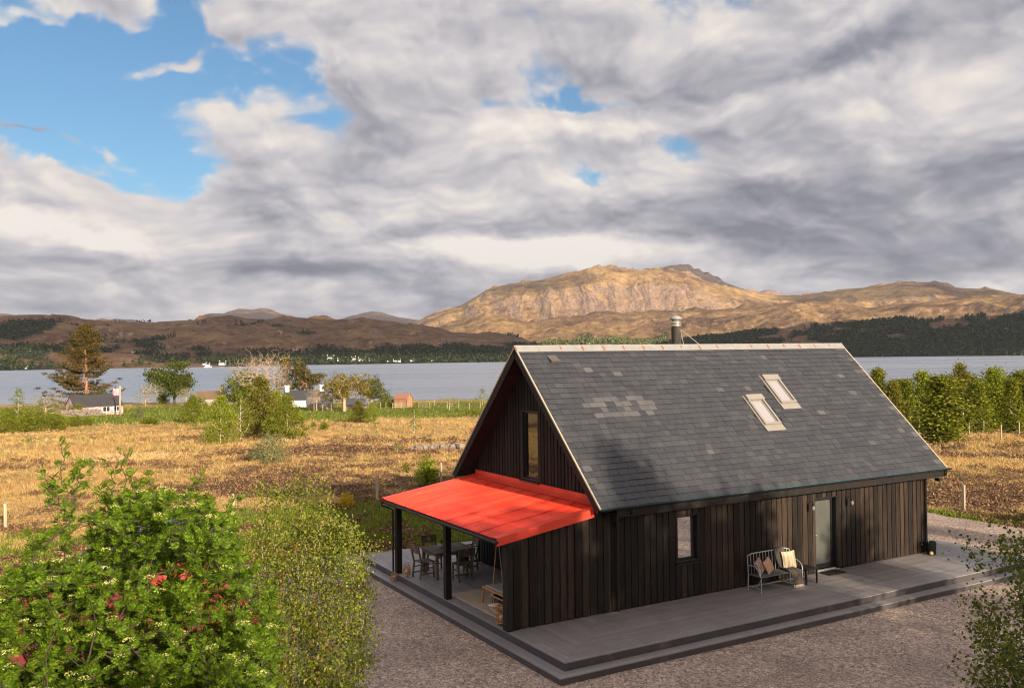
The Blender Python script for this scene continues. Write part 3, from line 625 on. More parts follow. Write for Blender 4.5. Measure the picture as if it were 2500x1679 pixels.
# woods on those slopes: crowns far too many to count
def woods(name, H, N, mt, thr=.52, hgt=(7, 13), sel=None, shape=.55, sd=1):
    r = np.random.default_rng(sd); n, k = H['x'].shape; w = (H['fo'] > thr) & (H['U'] <= 1.0)
    if sel is not None: w &= sel(H)
    ii = np.argwhere(w)
    if not len(ii): return
    wt = H['D'][w]; wt = wt/wt.sum(); pick = ii[r.choice(len(ii), N, p=wt)]
    i, j = pick[:, 0], pick[:, 1]; i2 = np.minimum(i+1, n-1); j2 = np.minimum(j+1, k-1); a = r.random(N); b = r.random(N)
    g = lambda q: q[i, j]*(1-a)*(1-b)+q[i2, j]*a*(1-b)+q[i, j2]*(1-a)*b+q[i2, j2]*a*b
    x, y, z = g(H['x']), g(H['y']), g(H['z']); h = r.uniform(hgt[0], hgt[1], N)*(1+.35*fbm(x*.01, y*.01, 2)); nb = 9
    con = (fbm(x*.006+3, y*.006, 3) > .05)[:, None]
    t = r.random((N, nb)); u = r.uniform(0, 6.28, (N, nb)); rr_ = h[:, None]*np.where(con, .22*(1-t)+.02, .34*np.sqrt(np.clip(1-(2*t-1)**2, 0, 1)))*r.uniform(.6, 1, (N, nb))
    P = np.stack([x[:, None]+np.cos(u)*rr_, y[:, None]+np.sin(u)*rr_, z[:, None]+h[:, None]*(.12+.85*t)], -1).reshape(-1, 3)
    global rng; keep = rng; rng = r; V, F = quads(P, np.repeat(h, nb)*r.uniform(.32, .55, N*nb), .7); rng = keep
    struct(npmesh(name, V, F, mt), 'stuff')
woods('woodland', HL, 17000, M['woodland'], .50, (4, 9), sd=11)
woods('forest', HW, 24000, M['woodland'], .50, (5, 11), sd=12)
woods('birch_wood', HM, 5000, M['woodlight'], .50, (9, 15), sel=lambda H: (H['U'] < .3) & (H['px'] < 1620), sd=13)

# opaque cloud shapes added overhead, out of view, to shade the far hills
def shade_cloud(f, r_, h, L, W, ang, seed, label):   # lens-shaped opaque shell, lumpy above, flatter below
    x0 = CAM[0]+FH[0]*f+RH[0]*r_; y0 = CAM[1]+FH[1]*f+RH[1]*r_; N = 60; th = np.linspace(0, np.pi, N//2); ph = np.linspace(0, 2*np.pi, N+1)
    T, Pn = np.meshgrid(th, ph); cx = np.sin(T)*np.cos(Pn); cyy = np.sin(T)*np.sin(Pn); cz = np.cos(T)
    n = 1+.28*fbm(cx*2.2+seed, cyy*2.2+cz, 5)+.10*fbm(cx*7+seed, cyy*7-cz, 3)
    lx = cx*L*n; lf = cyy*W*n; lz = np.where(cz > 0, cz*110, cz*30)*n
    X = x0+RH[0]*lx+FH[0]*lf; Y = y0+RH[1]*lx+FH[1]*lf; a, b = T.shape; idx = np.arange(a*b).reshape(a, b)
    F = np.stack([idx[:-1, :-1], idx[1:, :-1], idx[1:, 1:], idx[:-1, 1:]], -1).reshape(-1, 4)
    o = npmesh('cloud', np.stack([X, Y, h+lz], -1).reshape(-1, 3), F, M['cloudbody'], None, True); struct(o)
M['cloudbody'] = mat('cloud_body', lambda t: bsdf(t, (.8, .8, .8, 1), 1.0, 0, None, 0))
def shade_from(px, dist, alt, hc):
    """centre of a cloud at height hc whose shadow falls at (px, dist, alt)"""
    a = math.atan((px-1167.5)/FPX); x, y = polar(a, dist); k = (hc-alt)/SD[2]; X = x+SD[0]*k-CAM[0]; Y = y+SD[1]*k-CAM[1]
    return X*FH[0]+Y*FH[1], X*RH[0]+Y*RH[1]
HC = 950
f_, r_ = shade_from(480, 2060, 60, HC); shade_cloud(f_, r_, HC, 1000, 680, 0, 1.3, '')
f_, r_ = shade_from(2080, 1960, 30, HC); shade_cloud(f_, r_, HC, 620, 380, 0, 5.1, '')
f_, r_ = shade_from(2180, 5000, 350, HC); shade_cloud(f_, r_, HC, 700, 380, 0, 8.8, '')

f_, r_ = shade_from(1205, 4850, 330, 3000); shade_cloud(f_, r_, 3000, 210, 230, 0, 21.8, '')
f_, r_ = shade_from(1560, 3950, 120, 3000); shade_cloud(f_, r_, 3000, 900, 120, 0, 25.1, '')
f_, r_ = shade_from(760, 8700, 250, 3200); shade_cloud(f_, r_, 3200, 3200, 1300, 0, 12.8, '')

# ------------------------------------------------------------------ white houses along the far shore
def far_house(px, py, w, h, label, roof='darkroof', wall='white', two=False):
    a, e = azel(px, py); d = shore_d(math.degrees(a))
    j = int(np.argmin(np.abs(HL['px'][0]-px))); d = d+18
    zz = HL['z'][:, j]; DD = HL['D'][:, j]; el = np.arctan2(zz-CAM[2], DD); k = int(np.argmax(el >= e)); 
    if el[k] >= e: d = max(d, DD[k])
    z = float(np.interp(d, DD, zz)); x, y = polar(a, d); s = d/FPX; W = w*s; Hh = h*s; dp = 6.0
    b = MB(); b.M = Matrix.Translation((x, y, z-1)) @ Matrix.Rotation(YAW-math.pi/2+a*-1+.25*math.sin(px), 4, 'Z')
    wl = Hh*.55+1
    b.box(-W/2, W/2, -dp/2, dp/2, 0, wl)
    ov = .3; rz = Hh+1
    b.prism([(-W/2-ov, -dp/2-ov, wl), (-W/2-ov, dp/2+ov, wl), (-W/2-ov, 0, rz)], (W+2*ov, 0, 0), 1)
    for sx in ((-1, 1) if w > 11 else (1,)): b.box(sx*(W/2-.6)-.45, sx*(W/2-.6)+.45, -.4, .4, rz-.6, rz+1.1)
    if w > 9:
        for k in range(3): b.box(-W*.32+k*W*.27, -W*.32+k*W*.27+.9, -dp/2-.03, -dp/2+.05, 1.9, 3.0, 1)
    tag(b.build('house', [M[wall], M[roof]]), label, 'house', 'white houses along the far shore')
FHS = [(466, 832, 9, 4, 'small low white house on the far shore just right of the dark crowned tree'), (508, 834, 15, 8, 'white gabled house standing alone at the water left of the bare tree'), (475, 835, 7, 4, 'tiny white shore building beside the low white house'), (306, 807, 8, 4, 'small white croft up the slope right of the tall spruce'),
       (702, 811, 18, 7, 'long white house up behind the dark pine on the far shore'), (685, 806, 7, 3, 'pale house end among the trees behind the pine'), (734, 815, 8, 5, 'small white house between the pine and the shoreline village'),
       (754, 822, 16, 9, 'largest white house at the left end of the shoreline village'), (776, 824, 13, 6, 'low white house second in the shoreline village'), (795, 823, 14, 8, 'white house with steep gable in the middle of the village'), (808, 824, 7, 9, 'narrow tall white house end in the village'),
       (825, 824, 17, 8, 'broad white house right of the narrow gable in the village'), (850, 824, 19, 6, 'long low white row near the right end of the village'), (886, 825, 8, 4, 'small white cottage right of the village on the shore'), (905, 825, 17, 4, 'long white cottage by the water past the village'),
       (940, 824, 9, 5, 'white cottage on the shore above the brown shed'), (984, 823, 14, 4, 'low white cottage on the shore right of the brown shed'), (1012, 824, 11, 3, 'tiny white buildings on the shore near the centre'), (1040, 823, 16, 5, 'white row on the shore left of the timber house'), (1074, 824, 8, 3, 'small white dot of a house close to the timber roof'), (1110, 823, 12, 4, 'last white shore house beside the timber gable'), (1132, 806, 9, 4, 'pale house up the wooded slope beside the timber gable'), (60, 842, 7, 3, 'small white shore hut at the far left'), (1012, 812, 8, 3, 'pale house among trees above the shore near the centre')]
for h_ in FHS: far_house(*h_)
def ship():
    a, e = azel(498-28, 835); 
    a, e = azel(505-32, 836); x, y = polar(a, 1300); b = MB(); b.M = Matrix.Translation((x, y, WATER_Z)) @ Matrix.Rotation(YAW-math.pi/2-a+.1, 4, 'Z')
    root = thing('ferry', 'white boat with cabin moored off the far shore left of the lone gabled house', 'boat', (0, 0, 0))
    b.M = b.M @ Matrix.Scale(.75, 4); b.hexa([(-5.5,-1.8,0),(6.5,-.9,0),(6.5,.9,0),(-5.5,1.8,0),(-6,-2.1,1.6),(8,-.6,2.1),(8,.6,2.1),(-6,2.1,1.6)]); b.build('hull', M['white'], root)
    c = MB(); c.M = b.M; c.box(-3.5, 2.5, -1.3, 1.3, 1.6, 3.2); c.box(-1, 1.8, -1.0, 1.0, 3.2, 4.3); c.build('cabin', M['white'], root)
ship()
# ================================================================== DECK
GZ = -.315
def build_deck():
    root = thing('timber_deck', 'grey timber deck with two steps wrapping round the black timber house', 'deck', (0, 0, 0))
    X1, Y0, Y1 = 16.65, -2.36, 9.1
    b = MB(); b.box(.012, X1-.012, Y0+.012, Y1-.012, GZ-.1, -.024); b.build('riser', M['riser'], root)
    bw = .145
    def strips(u0, u1, lo, hi, along, name):
        mb = MB(); n = int(round((u1-u0)/bw)); w = (u1-u0)/n; r = random.Random(5)
        for i in range(n):
            a = u0+i*w+.005; c = u0+(i+1)*w-.005; z1 = -.0005*r.random()
            # butt joints along the board
            for k in range(1):
                la, lc, ha, hc = lo(a), lo(c), hi(a), hi(c)
                cuts = []; p = max(la, lc)+r.uniform(1.0, 4.2)
                while p < min(ha, hc)-.8: cuts.append(p); p += 4.2
                ed = [(la, lc)]+[(q, q) for q in cuts]+[(ha, hc)]
                for (s0, s1), (e0, e1) in zip(ed[:-1], ed[1:]):
                    g = .003 if cuts else 0; zt = z1-.0008*r.random()
                    if along == 'x': q = [(s0+g, a), (e0-g, a), (e1-g, c), (s1+g, c)]
                    else: q = [(a, s0+g), (c, s1+g), (c, e1-g), (a, e0-g)]
                    mb.prism([(x, y, -.022) for x, y in q], (0, 0, .022+zt))
        return mb.build(name, M['deck'], root)
    strips(Y0, 0, lambda y: (y-Y0)*1.144, lambda y: X1-(y-Y0)*.784, 'x', 'deck_boards')
    strips(0, 2.7, lambda x: Y0+x*.874, lambda x: Y1-x*.963, 'y', 'deck_boards')
    strips(6.5, Y1, lambda y: (Y1-y)*1.038, lambda y: X1-(Y1-y)*.712, 'x', 'deck_boards')
    strips(14.8, X1, lambda x: Y0+(X1-x)*1.276, lambda x: Y1-(X1-x)*1.405, 'y', 'deck_boards')
    s = .30
    st = MB(); st.box(-s+.01, .011, Y0-s+.01, Y1-.01, GZ-.1, -.194); st.box(.012, X1+s-.01, Y0-s+.01, Y0+.011, GZ-.1, -.1941); st.box(X1-.011, X1+s-.01, Y0+.012, Y1-.01, GZ-.1, -.1942)
    so_ = st.build('step', M['riser'], root)
    tb = MB()
    for k in range(2):
        a = -s+k*(s/2)+.002; c = a+s/2-.005
        tb.prism([(a, Y0-s+(a+s), -.192), (c, Y0-s+(c+s), -.192), (c, 3.4, -.192), (a, 3.4, -.192)], (0, 0, .022)); tb.box(a, c, 3.406, Y1, -.192, -.1705)
        y0 = Y0-s+k*(s/2)+.002; y1 = y0+s/2-.005
        for (xa, xb) in ((None, 4.1), (4.106, 8.3), (8.306, 12.5), (12.506, None)):
            q = [((y0-Y0) if xa is None else xa, y0), ((X1-(y0-Y0)) if xb is None else xb, y0), ((X1-(y1-Y0)) if xb is None else xb, y1), ((y1-Y0) if xa is None else xa, y1)]
            tb.prism([(x, y, -.192) for x, y in q], (0, 0, .0215))
        xa = X1+k*(s/2)+.002; xb = xa+s/2-.005
        tb.prism([(xa, Y0-(xa-X1), -.192), (xb, Y0-(xb-X1), -.192), (xb, Y1, -.192), (xa, Y1, -.192)], (0, 0, .0218))
    tb.build('step_boards', M['deck'], root)
build_deck()

# ================================================================== HOUSE
HL0, XG, XE, HW_ = 0.0, 2.7, 14.8, 6.48
RY, RZ, EY, EZ = 3.24, 6.40, -.58, 2.63
SLP = (RZ-EZ)/(RY-EY)
VX0, VX1 = 2.19, 15.06
def pane_shader(t):
    tr = t.node('ShaderNodeBsdfTransparent', {0: (.95, .96, .96, 1)}).outputs[0]; gl = t.node('ShaderNodeBsdfGlossy', {0: (.9, .92, .95, 1), 1: .02}).outputs[0]
    lw = t.node('ShaderNodeFresnel', {0: 1.75}).outputs[0]
    return t.node('ShaderNodeMixShader', {0: t.m('MULTIPLY_ADD', lw, 1.0, .14, True), 1: tr, 2: gl}).outputs[0]
M['pane'] = mat('window_pane', pane_shader)
M['room'] = simple('room_wall', (.16, .14, .12), .9)
M['curtain'] = simple('linen_curtain', (.80, .70, .58), .9, 0, .1, 3, .3)
M['blind'] = simple('cream_blind', (.75, .72, .62), .8, 0, .05)
def door_reflection(t):  # grey-green reflection, drawn out vertically, painted into the opaque glass colour
    p = t.node('ShaderNodeTexCoord').outputs['Object']; n = t.noise(t.scalev(p, (2, 2, .7)), 2.0, 4, .6)
    return bsdf(t, t.mix(n, (.055, .062, .058, 1), (.12, .125, .115, 1)), .14, 0, None, .5, **{'Coat Weight': .6, 'Coat Roughness': .05})
M['doorglass'] = mat('obscured_door_glass', door_reflection)
def build_house():
    H = thing('timber_house', 'black timber clad house with steep dark slate roof and red porch', 'house', (0, 0, 0))
    Mlong = Matrix(((1, 0, 0, 0), (0, -1, 0, 0), (0, 0, 1, 0), (0, 0, 0, 1)))          # local (u, out, z): long front wall
    def wallM(ox, oy, du, dn):
        m = Matrix.Identity(4); m[0][0], m[1][0] = du; m[0][1], m[1][1] = dn; m[0][3], m[1][3] = ox, oy; return m
    def clad(name, WM, u0, u1, z0, ztop, ops, mt, pitch=.2, seed=1, back=.03):
        r = random.Random(seed); b = MB(); b.M = WM
        def seg(a, c, o0, o1, zb, zt0, zt1):
            if zt0-zb < .03 and zt1-zb < .03: return
            b.hexa([(a, o0, zb), (c, o0, zb), (c, o1, zb), (a, o1, zb), (a, o0, zt0), (c, o0, zt1), (c, o1, zt1), (a, o1, zt0)])
        def strip(a, c, o0, o1, zb):
            cuts = sorted({a, c}|{o[i] for o in ops for i in (0, 1) if a < o[i] < c})
            for s, e in zip(cuts[:-1], cuts[1:]):
                mid = (s+e)/2; op = [o for o in ops if o[0] < mid < o[1]]
                if not op: seg(s, e, o0, o1, zb, ztop(s), ztop(e))
                else:
                    o = op[0]
                    if o[2]-zb > .03: seg(s, e, o0, o1, zb, o[2], o[2])
                    seg(s, e, o0, o1, o[3], ztop(s), ztop(e))
        strip(u0, u1, -back-.10, -.001, z0+.01) if not callable(ztop) or ztop(u0) == ztop(u1) else [strip(u0+(u1-u0)*i/24, u0+(u1-u0)*(i+1)/24, -back-.10, -.001, z0+.01) for i in range(24)]
        n = int(round((u1-u0)/pitch)); p = (u1-u0)/n
        for i in range(n):
            g = .020+.010*r.random(); a = u0+i*p+g; c = u0+(i+1)*p-g; strip(a, c, .001, .020+.004*r.random(), z0-.0+.02*r.random())
        return b.build(name, mt, H)
    long_ops = [(4.95, 5.68, .92, 2.09), (9.95, 10.86, .03, 2.08)]
    zt_long = lambda u: 2.44
    clad('wall', Mlong, XG, XE, .012, zt_long, long_ops, M['clad'], seed=2)
    clad('wall', wallM(XE, 0, (0, 1), (1, 0)), 0, HW_, .012, lambda u: min(EZ+(u-EY)*SLP, EZ+(2*RY-EY-u)*SLP)-.18, [], M['clad'], seed=3)
    clad('wall', wallM(0, HW_, (1, 0), (0, 1)), XG, XE, .012, zt_long, [], M['clad'], seed=4)
    gops = [(2.88, 3.74, 2.80, 4.67), (1.2, 4.0, .03, 2.10)]
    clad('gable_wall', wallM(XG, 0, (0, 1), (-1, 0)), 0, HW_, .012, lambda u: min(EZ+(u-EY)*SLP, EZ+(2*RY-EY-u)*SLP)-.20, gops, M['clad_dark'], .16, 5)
    # porch side wall, its top following the lean-to roof
    pz = lambda x: 2.10+(x+.3)*(.52/3.0)-.10
    clad('porch_wall', Mlong, .16, XG-.02, .012, pz, [], M['clad'], .21, 6)
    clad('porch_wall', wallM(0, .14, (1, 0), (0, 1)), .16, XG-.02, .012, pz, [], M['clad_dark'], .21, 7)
    # corner boards
    for q in ((XG-.02, XG+.12, -.034, .02), (XE-.10, XE+.034, -.036, .02), (XE-.10, XE+.034, HW_-.02, HW_+.036)):
        c = MB(); c.box(*q, .012, 2.44); c.build('corner_board', M['black_timber'], H)
    def window(name, WM, u0, u1, z0, z1, deep=.07, fw=.06, sill=True, extras=None, glass='pane'):
        f = MB(); f.M = WM
        f.box(u0-.005, u0+.025, -deep-.10, .03, z0, z1); f.box(u1-.025, u1+.005, -deep-.10, .03, z0, z1); f.box(u0+.025, u1-.025, -deep-.10, .03, z1-.025, z1+.004)
        f.box(u0+.025, u1-.025, -deep-.10, .029, z0-.004, z0+.03)
        a, c_, e, g = u0+.025, u1-.025, z0+.03, z1-.025
        f.box(a, a+fw, -deep-.05, -deep, e, g); f.box(c_-fw, c_, -deep-.05, -deep, e, g); f.box(a+fw, c_-fw, -deep-.05, -deep, e, e+fw); f.box(a+fw, c_-fw, -deep-.05, -deep, g-fw, g)
        fo = f.build(name, M['black_metal'], H)
        p = MB(); p.M = WM; p.box(a+fw, c_-fw, -deep-.03, -deep-.022, e+fw, g-fw); p.build('pane', M[glass], fo)
        if sill:
            s = MB(); s.M = WM; s.hexa([(u0-.06, -.02, z0-.05), (u1+.06, -.02, z0-.05), (u1+.06, .09, z0-.06), (u0-.06, .09, z0-.06), (u0-.06, -.02, z0-.006), (u1+.06, -.02, z0-.006), (u1+.06, .09, z0-.03), (u0-.06, .09, z0-.03)]); s.build('sill', M['black_metal'], fo)
        if glass == 'pane':
            rm = MB(); rm.M = WM; q = 1.4
            rm.box(u0-.4, u1+.4, -deep-q-.02, -deep-q, z0-.4, z1+.2); rm.box(u0-.42, u0-.4, -deep-q, -deep-.14, z0-.4, z1+.2); rm.box(u1+.4, u1+.42, -deep-q, -deep-.14, z0-.4, z1+.2); rm.box(u0-.4, u1+.4, -deep-q, -deep-.14, z0-.42, z0-.4); rm.box(u0-.4, u1+.4, -deep-q, -deep-.14, z1+.2, z1+.22)
            rm.build('room', M['room'], fo)
        return fo
    w1 = window('window', Mlong, *long_ops[0], deep=.10, fw=.05)
    bl = MB(); bl.M = Mlong; bl.box(5.02, 5.61, -.15, -.145, 1.78, 2.03); bl.build('blind', M['blind'], w1)
    gM = wallM(XG, 0, (0, 1), (-1, 0))
    w2 = window('window', gM, *gops[0], deep=.05, fw=.05)
    cu = MB(); cu.M = gM
    cu.grid(lambda a, b: (3.12+.56*a, -.115+.008*math.sin(a*40), 2.86+1.75*b), 40, 2); cu.build('curtain', M['curtain'], w2, True)
    # glazed doors under the porch
    d1 = window('patio_door', gM, *gops[1], deep=.06, fw=.08, sill=False)
    mb = MB(); mb.M = gM; mb.box(2.56, 2.64, -.11, -.055, .06, 2.07); mb.build('mullion', M['black_metal'], d1)
    # front door
    f = MB(); f.M = Mlong; u0, u1, z0, z1 = long_ops[1]
    f.box(u0, u0+.03, -.22, .012, z0, z1); f.box(u1-.03, u1, -.22, .012, z0, z1); f.box(u0+.03, u1-.03, -.22, .012, z1-.03, z1)
    f.box(u0+.03, u0+.10, -.19, -.13, z0+.03, z1-.03); f.box(u1-.10, u1-.03, -.19, -.13, z0+.03, z1-.03); f.box(u0+.10, u1-.10, -.19, -.13, z1-.12, z1-.03); f.box(u0+.10, u1-.10, -.19, -.13, z0+.03, z0+.15)
    dr = f.build('door', M['black_metal'], H)
    g = MB(); g.M = Mlong; g.box(u0+.10, u1-.10, -.165, -.150, z0+.15, z1-.12); g.build('pane', M['doorglass'], dr)
    g = MB(); g.M = Mlong; g.tube([(u0+.075, -.10, 1.02), (u0+.075, -.07, 1.02), (u0+.18, -.07, 1.02)], .011, 6); g.build('handle', M['galv'], dr)
    g = MB(); g.M = Mlong; g.box(u0-.02, u1+.03, -.13, .05, .004, .028); g.box(u0-.02, u1+.03, -.10, -.02, .028, .045); g.build('threshold', simple('aluminium_threshold', (.62, .60, .57), .35, .7), dr)
    # ---- roof planes
    def slope_pt(x, s, off, back=False):
        y = EY+s*math.cos(math.atan(SLP)); z = EZ+s*math.sin(math.atan(SLP)); ny, nz = -math.sin(math.atan(SLP)), math.cos(math.atan(SLP))
        y += ny*off; z += nz*off
        return (x, 2*RY-y if back else y, z)
    SL = math.hypot(RY-EY, RZ-EZ)
    def slates(name, back, seed):
        r = random.Random(seed); V = []; F = []; L = []; rows = 29; ex = (SL-.06)/rows
        sky = [] if back else [(8.96, 9.70, 2.00, 3.24), (10.20, 10.94, 2.78, 3.98)]
        for j in range(rows):
            s0 = -.03+j*ex; x = VX0-.02-r.random()*.2; s1 = s0+ex*1.35
            while x < VX1:
                w = r.uniform(.22, .33); a = max(x+.003, VX0); c = min(x+w-.003, VX1); x += w
                if c-a < .03: continue
                mx, ms = (a+c)/2, s0+ex/2
                if any(q[0] < mx < q[1] and q[2] < ms < q[3] for q in sky): continue
                t = r.uniform(.019, .027); d0 = s0+r.uniform(-.006, .006)+(r.random() < .05)*r.uniform(-.02, .01); sk = r.uniform(-.004, .004)
                P = [slope_pt(a, d0+sk, t, back), slope_pt(c, d0-sk, t+r.uniform(-.003, .003), back), slope_pt(c, s1, .004, back), slope_pt(a, s1, .004, back)]
                Q = [slope_pt(a, d0+sk, t-.009, back), slope_pt(c, d0-sk, t-.009, back), slope_pt(c, s1, -.003, back), slope_pt(a, s1, -.003, back)]
                o = len(V); V += P+Q; fs = [(0, 1, 2, 3), (4, 7, 6, 5), (0, 4, 5, 1), (1, 5, 6, 2), (3, 2, 6, 7), (0, 3, 7, 4)]
                F += [tuple(i+o for i in q) for q in fs]
                # a patch of newer, paler slates low left, and odd ones elsewhere
                u = ((mx-4.45)/1.25)**2+((ms-3.05)/.42)**2; pl = .95 if (u < 1 and r.random() < .72 and not back) else (1.0*(r.random() < .012))
                if VX1-mx < .35 and j % 3 == 1: pl = .8
                L += [pl*r.uniform(.4, .75)+.06*r.random()*(1+math.sin(j*.9+mx))]*8
        return npmesh(name, np.array(V), np.array(F), M['slate'], H, attrs={'light': np.array(L)})
    slates('slate_roof', False, 21); slates('slate_roof', True, 22)
    d = MB()   # sarking deck below the slates, soffits and fascias
    for bk in (False, True):
        P = [slope_pt(VX0+.03, .0, -.004, bk), slope_pt(VX1-.03, 0, -.004, bk), slope_pt(VX1-.03, SL, -.004, bk), slope_pt(VX0+.03, SL, -.004, bk)]
        Q = [slope_pt(VX0+.03, .0, -.15, bk), slope_pt(VX1-.03, 0, -.15, bk), slope_pt(VX1-.03, SL-.12, -.15, bk), slope_pt(VX0+.03, SL-.12, -.15, bk)]
        d.hexa(Q+P)
    d.box(XG+.1, VX1-.06, EY+.05, -.04, 2.40, 2.44); d.box(XG+.1, VX1-.06, HW_+.04, 2*RY-EY-.05, 2.40, 2.44)
    d.build('roof_deck', M['soffit'], H)
    fa = MB(); fa.box(XG-.0, VX1-.02, EY+.02, EY+.048, 2.36, 2.565); fa.build('fascia', M['black_timber'], H); fa = MB(); fa.box(XG, VX1-.02, 2*RY-EY-.048, 2*RY-EY-.02, 2.36, 2.565); fa.build('fascia', M['black_timber'], H)
    for x in (VX0, VX1):
        s = -1 if x == VX0 else 1
        b = MB()
        for bk in (False, True):
            a = [slope_pt(x+s*.005, -.02, -.20, bk), slope_pt(x-s*.026, -.02, -.20, bk), slope_pt(x-s*.026, SL-.16, -.20, bk), slope_pt(x+s*.005, SL-.16, -.20, bk),
                 slope_pt(x+s*.005, -.02, -.012, bk), slope_pt(x-s*.026, -.02, -.012, bk), slope_pt(x-s*.026, SL, -.012, bk), slope_pt(x+s*.005, SL, -.012, bk)]
            b.hexa(a)
        b.build('bargeboard', M['black_timber'], H)
        b = MB()
        for bk in (False, True):
            a = [slope_pt(x+s*.022, -.03, -.012, bk), slope_pt(x-s*.03, -.03, -.012, bk), slope_pt(x-s*.03, SL, -.012, bk), slope_pt(x+s*.022, SL, -.012, bk),
                 slope_pt(x+s*.022, -.03, .024, bk), slope_pt(x-s*.014, -.03, .024, bk), slope_pt(x-s*.014, SL, .024, bk), slope_pt(x+s*.022, SL, .024, bk)]
            b.hexa(a)
        b.build('verge_trim', M['cream'], H)
    # ridge: sheet metal capping in lengths, rust at the laps
    n = 18; L = (VX1-VX0+.06)/n; b = MB(); r = random.Random(4)
    for i in range(n):
        xa = VX0-.03+i*L; xb = xa+L-.004; lift = .001*(i % 2)
        for bk in (False, True):
            P = [slope_pt(xa, SL-.20, .028+lift, bk), slope_pt(xb, SL-.20, .028+lift, bk), slope_pt(xb, SL+.012, .036+lift, bk), slope_pt(xa, SL+.012, .036+lift, bk)]
            Q = [slope_pt(xa, SL-.20, .022+lift, bk), slope_pt(xb, SL-.20, .022+lift, bk), slope_pt(xb, SL+.012, .026+lift, bk), slope_pt(xa, SL+.012, .026+lift, bk)]
            b.hexa(Q+P, 0)
            if r.random() < .88:
                w = r.uniform(.03, .055); k = r.uniform(.6, 1)
                P = [slope_pt(xa+.01, SL-.20*k, .034+lift, bk), slope_pt(xa+.01+w, SL-.20*k+.03, .034+lift, bk), slope_pt(xa+.035+w*.5, SL-.02, .040+lift, bk), slope_pt(xa-.004, SL, .042+lift, bk)]
                Q = [(p[0], p[1], p[2]-.004) for p in P]; b.hexa(Q+P, 1)
    b.tube([(VX0-.03, RY, RZ+.035), (VX1+.03, RY, RZ+.035)], .022, 10, 0)
    b.build('ridge_capping', [M['galv'], M['rust']], H)
    # teal membrane strip peeping out at the eave, gutter, brackets, downpipes
    b = MB(); P = [slope_pt(VX0+.02, -.036, .004), slope_pt(VX1-.02, -.036, .004), slope_pt(VX1-.02, .06, .012), slope_pt(VX0+.02, .06, .012)]; Q = [(p[0], p[1], p[2]-.004) for p in P]; b.hexa(Q+P); b.build('eaves_membrane', M['teal'], H)
    def gutter(x0, x1, y, z, along='x', name='gutter', rr=.055):
        b = MB(); N = 8
        def ring(u, R): return [((u, y+R*math.cos(a), z+R*math.sin(a)) if along == 'x' else (y+R*math.cos(a), u, z+R*math.sin(a))) for a in [math.pi+math.pi*k/N for k in range(N+1)]]
        for R, R2 in ((rr, rr-.006),):
            A, B_, A2, B2 = ring(x0, R), ring(x1, R), ring(x0, R2), ring(x1, R2)
            for k in range(N):
                b.hexa([A[k], A[k+1], B_[k+1], B_[k], A2[k], A2[k+1], B2[k+1], B2[k]])
        for u in (x0, x1): b.prism(ring(u, rr), (.006, 0, 0) if along == 'x' else (0, .006, 0))
        g_ = b.build(name, M['black_plastic'], H); n = int((x1-x0)/.85)
        for i in range(n+1):
            br = MB(); u = x0+.25+(x1-x0-.5)*i/n; A = ring(u, rr+.008); 
            for k in range(N):
                p, q = Vector(A[k]), Vector(A[k+1]); dd = Vector((.03, 0, 0) if along == 'x' else (0, .03, 0)); cc = Vector((u, y, z) if along == 'x' else (y, u, z))
                br.hexa([p, q, q+dd, p+dd, p+(cc-p)*.12, q+(cc-q)*.12, q+(cc-q)*.12+dd, p+(cc-p)*.12+dd])
            if k == N-1: br.build('gutter_bracket', M['black_plastic'], g_)
    gutter(VX0+.0, VX1+.14, EY-.045, EZ-.025); gutter(VX0, VX1+.1, 2*RY-EY+.045, EZ-.025)
    b = MB(); b.tube([(3.12, EY-.045, EZ-.07), (3.12, EY-.045, EZ-.16), (3.10, EY+.10, EZ-.27), (3.06, -.10, EZ-.31), (3.05, -.085, EZ-.42), (3.05, -.085, .02)], .034, 8); b.box(3.0, 3.10, -.13, -.04, 2.02, 2.14); b.build('downpipe', M['black_plastic'], H)
    b = MB(); b.tube([(15.0, EY-.045, EZ-.07), (15.0, EY-.045, EZ-.20), (14.92, EY+.2, EZ-.28), (14.80, -.12, EZ-.30), (14.76, -.085, EZ-.42), (14.76, -.085, .02)], .034, 8); b.build('downpipe', M['black_plastic'], H)
    # floodlight under the far eave
    b = MB(); b.box(15.02, 15.18, -.36, -.22, 2.18, 2.28); fl = b.build('floodlight', M['black_metal'], H); b = MB(); b.box(15.03, 15.17, -.375, -.361, 2.19, 2.27); b.build('lens', M['glass_room'], fl)
    # ---- skylights
    for (x0, s0, s1) in ((9.0, 2.03, 3.21), (10.24, 2.80, 3.98)):
        def bx(mb, xa, xb, sa, sb, oa, ob): mb.hexa([slope_pt(xa, sa, oa), slope_pt(xb, sa, oa), slope_pt(xb, sb, oa), slope_pt(xa, sb, oa), slope_pt(xa, sa, ob), slope_pt(xb, sa, ob), slope_pt(xb, sb, ob), slope_pt(xa, sb, ob)])
        x1 = x0+.64; b = MB()
        bx(b, x0, x0+.07, s0+.06, s1-.02, -.01, .085); bx(b, x1-.07, x1, s0+.06, s1-.02, -.01, .085); bx(b, x0+.07, x1-.07, s0+.06, s0+.13, -.01, .08); bx(b, x0-.01, x1+.01, s1-.20, s1-.0, -.01, .115); bx(b, x0-.05, x0-.002, s0, s1+.04, -.01, .03); bx(b, x1+.002, x1+.05, s0, s1+.04, -.01, .03)
        bx(b, x0+.10, x0+.13, s0+.16, s1-.22, .03, .055); bx(b, x1-.13, x1-.10, s0+.16, s1-.22, .03, .055)
        sk = b.build('skylight', M['skyframe'], H)
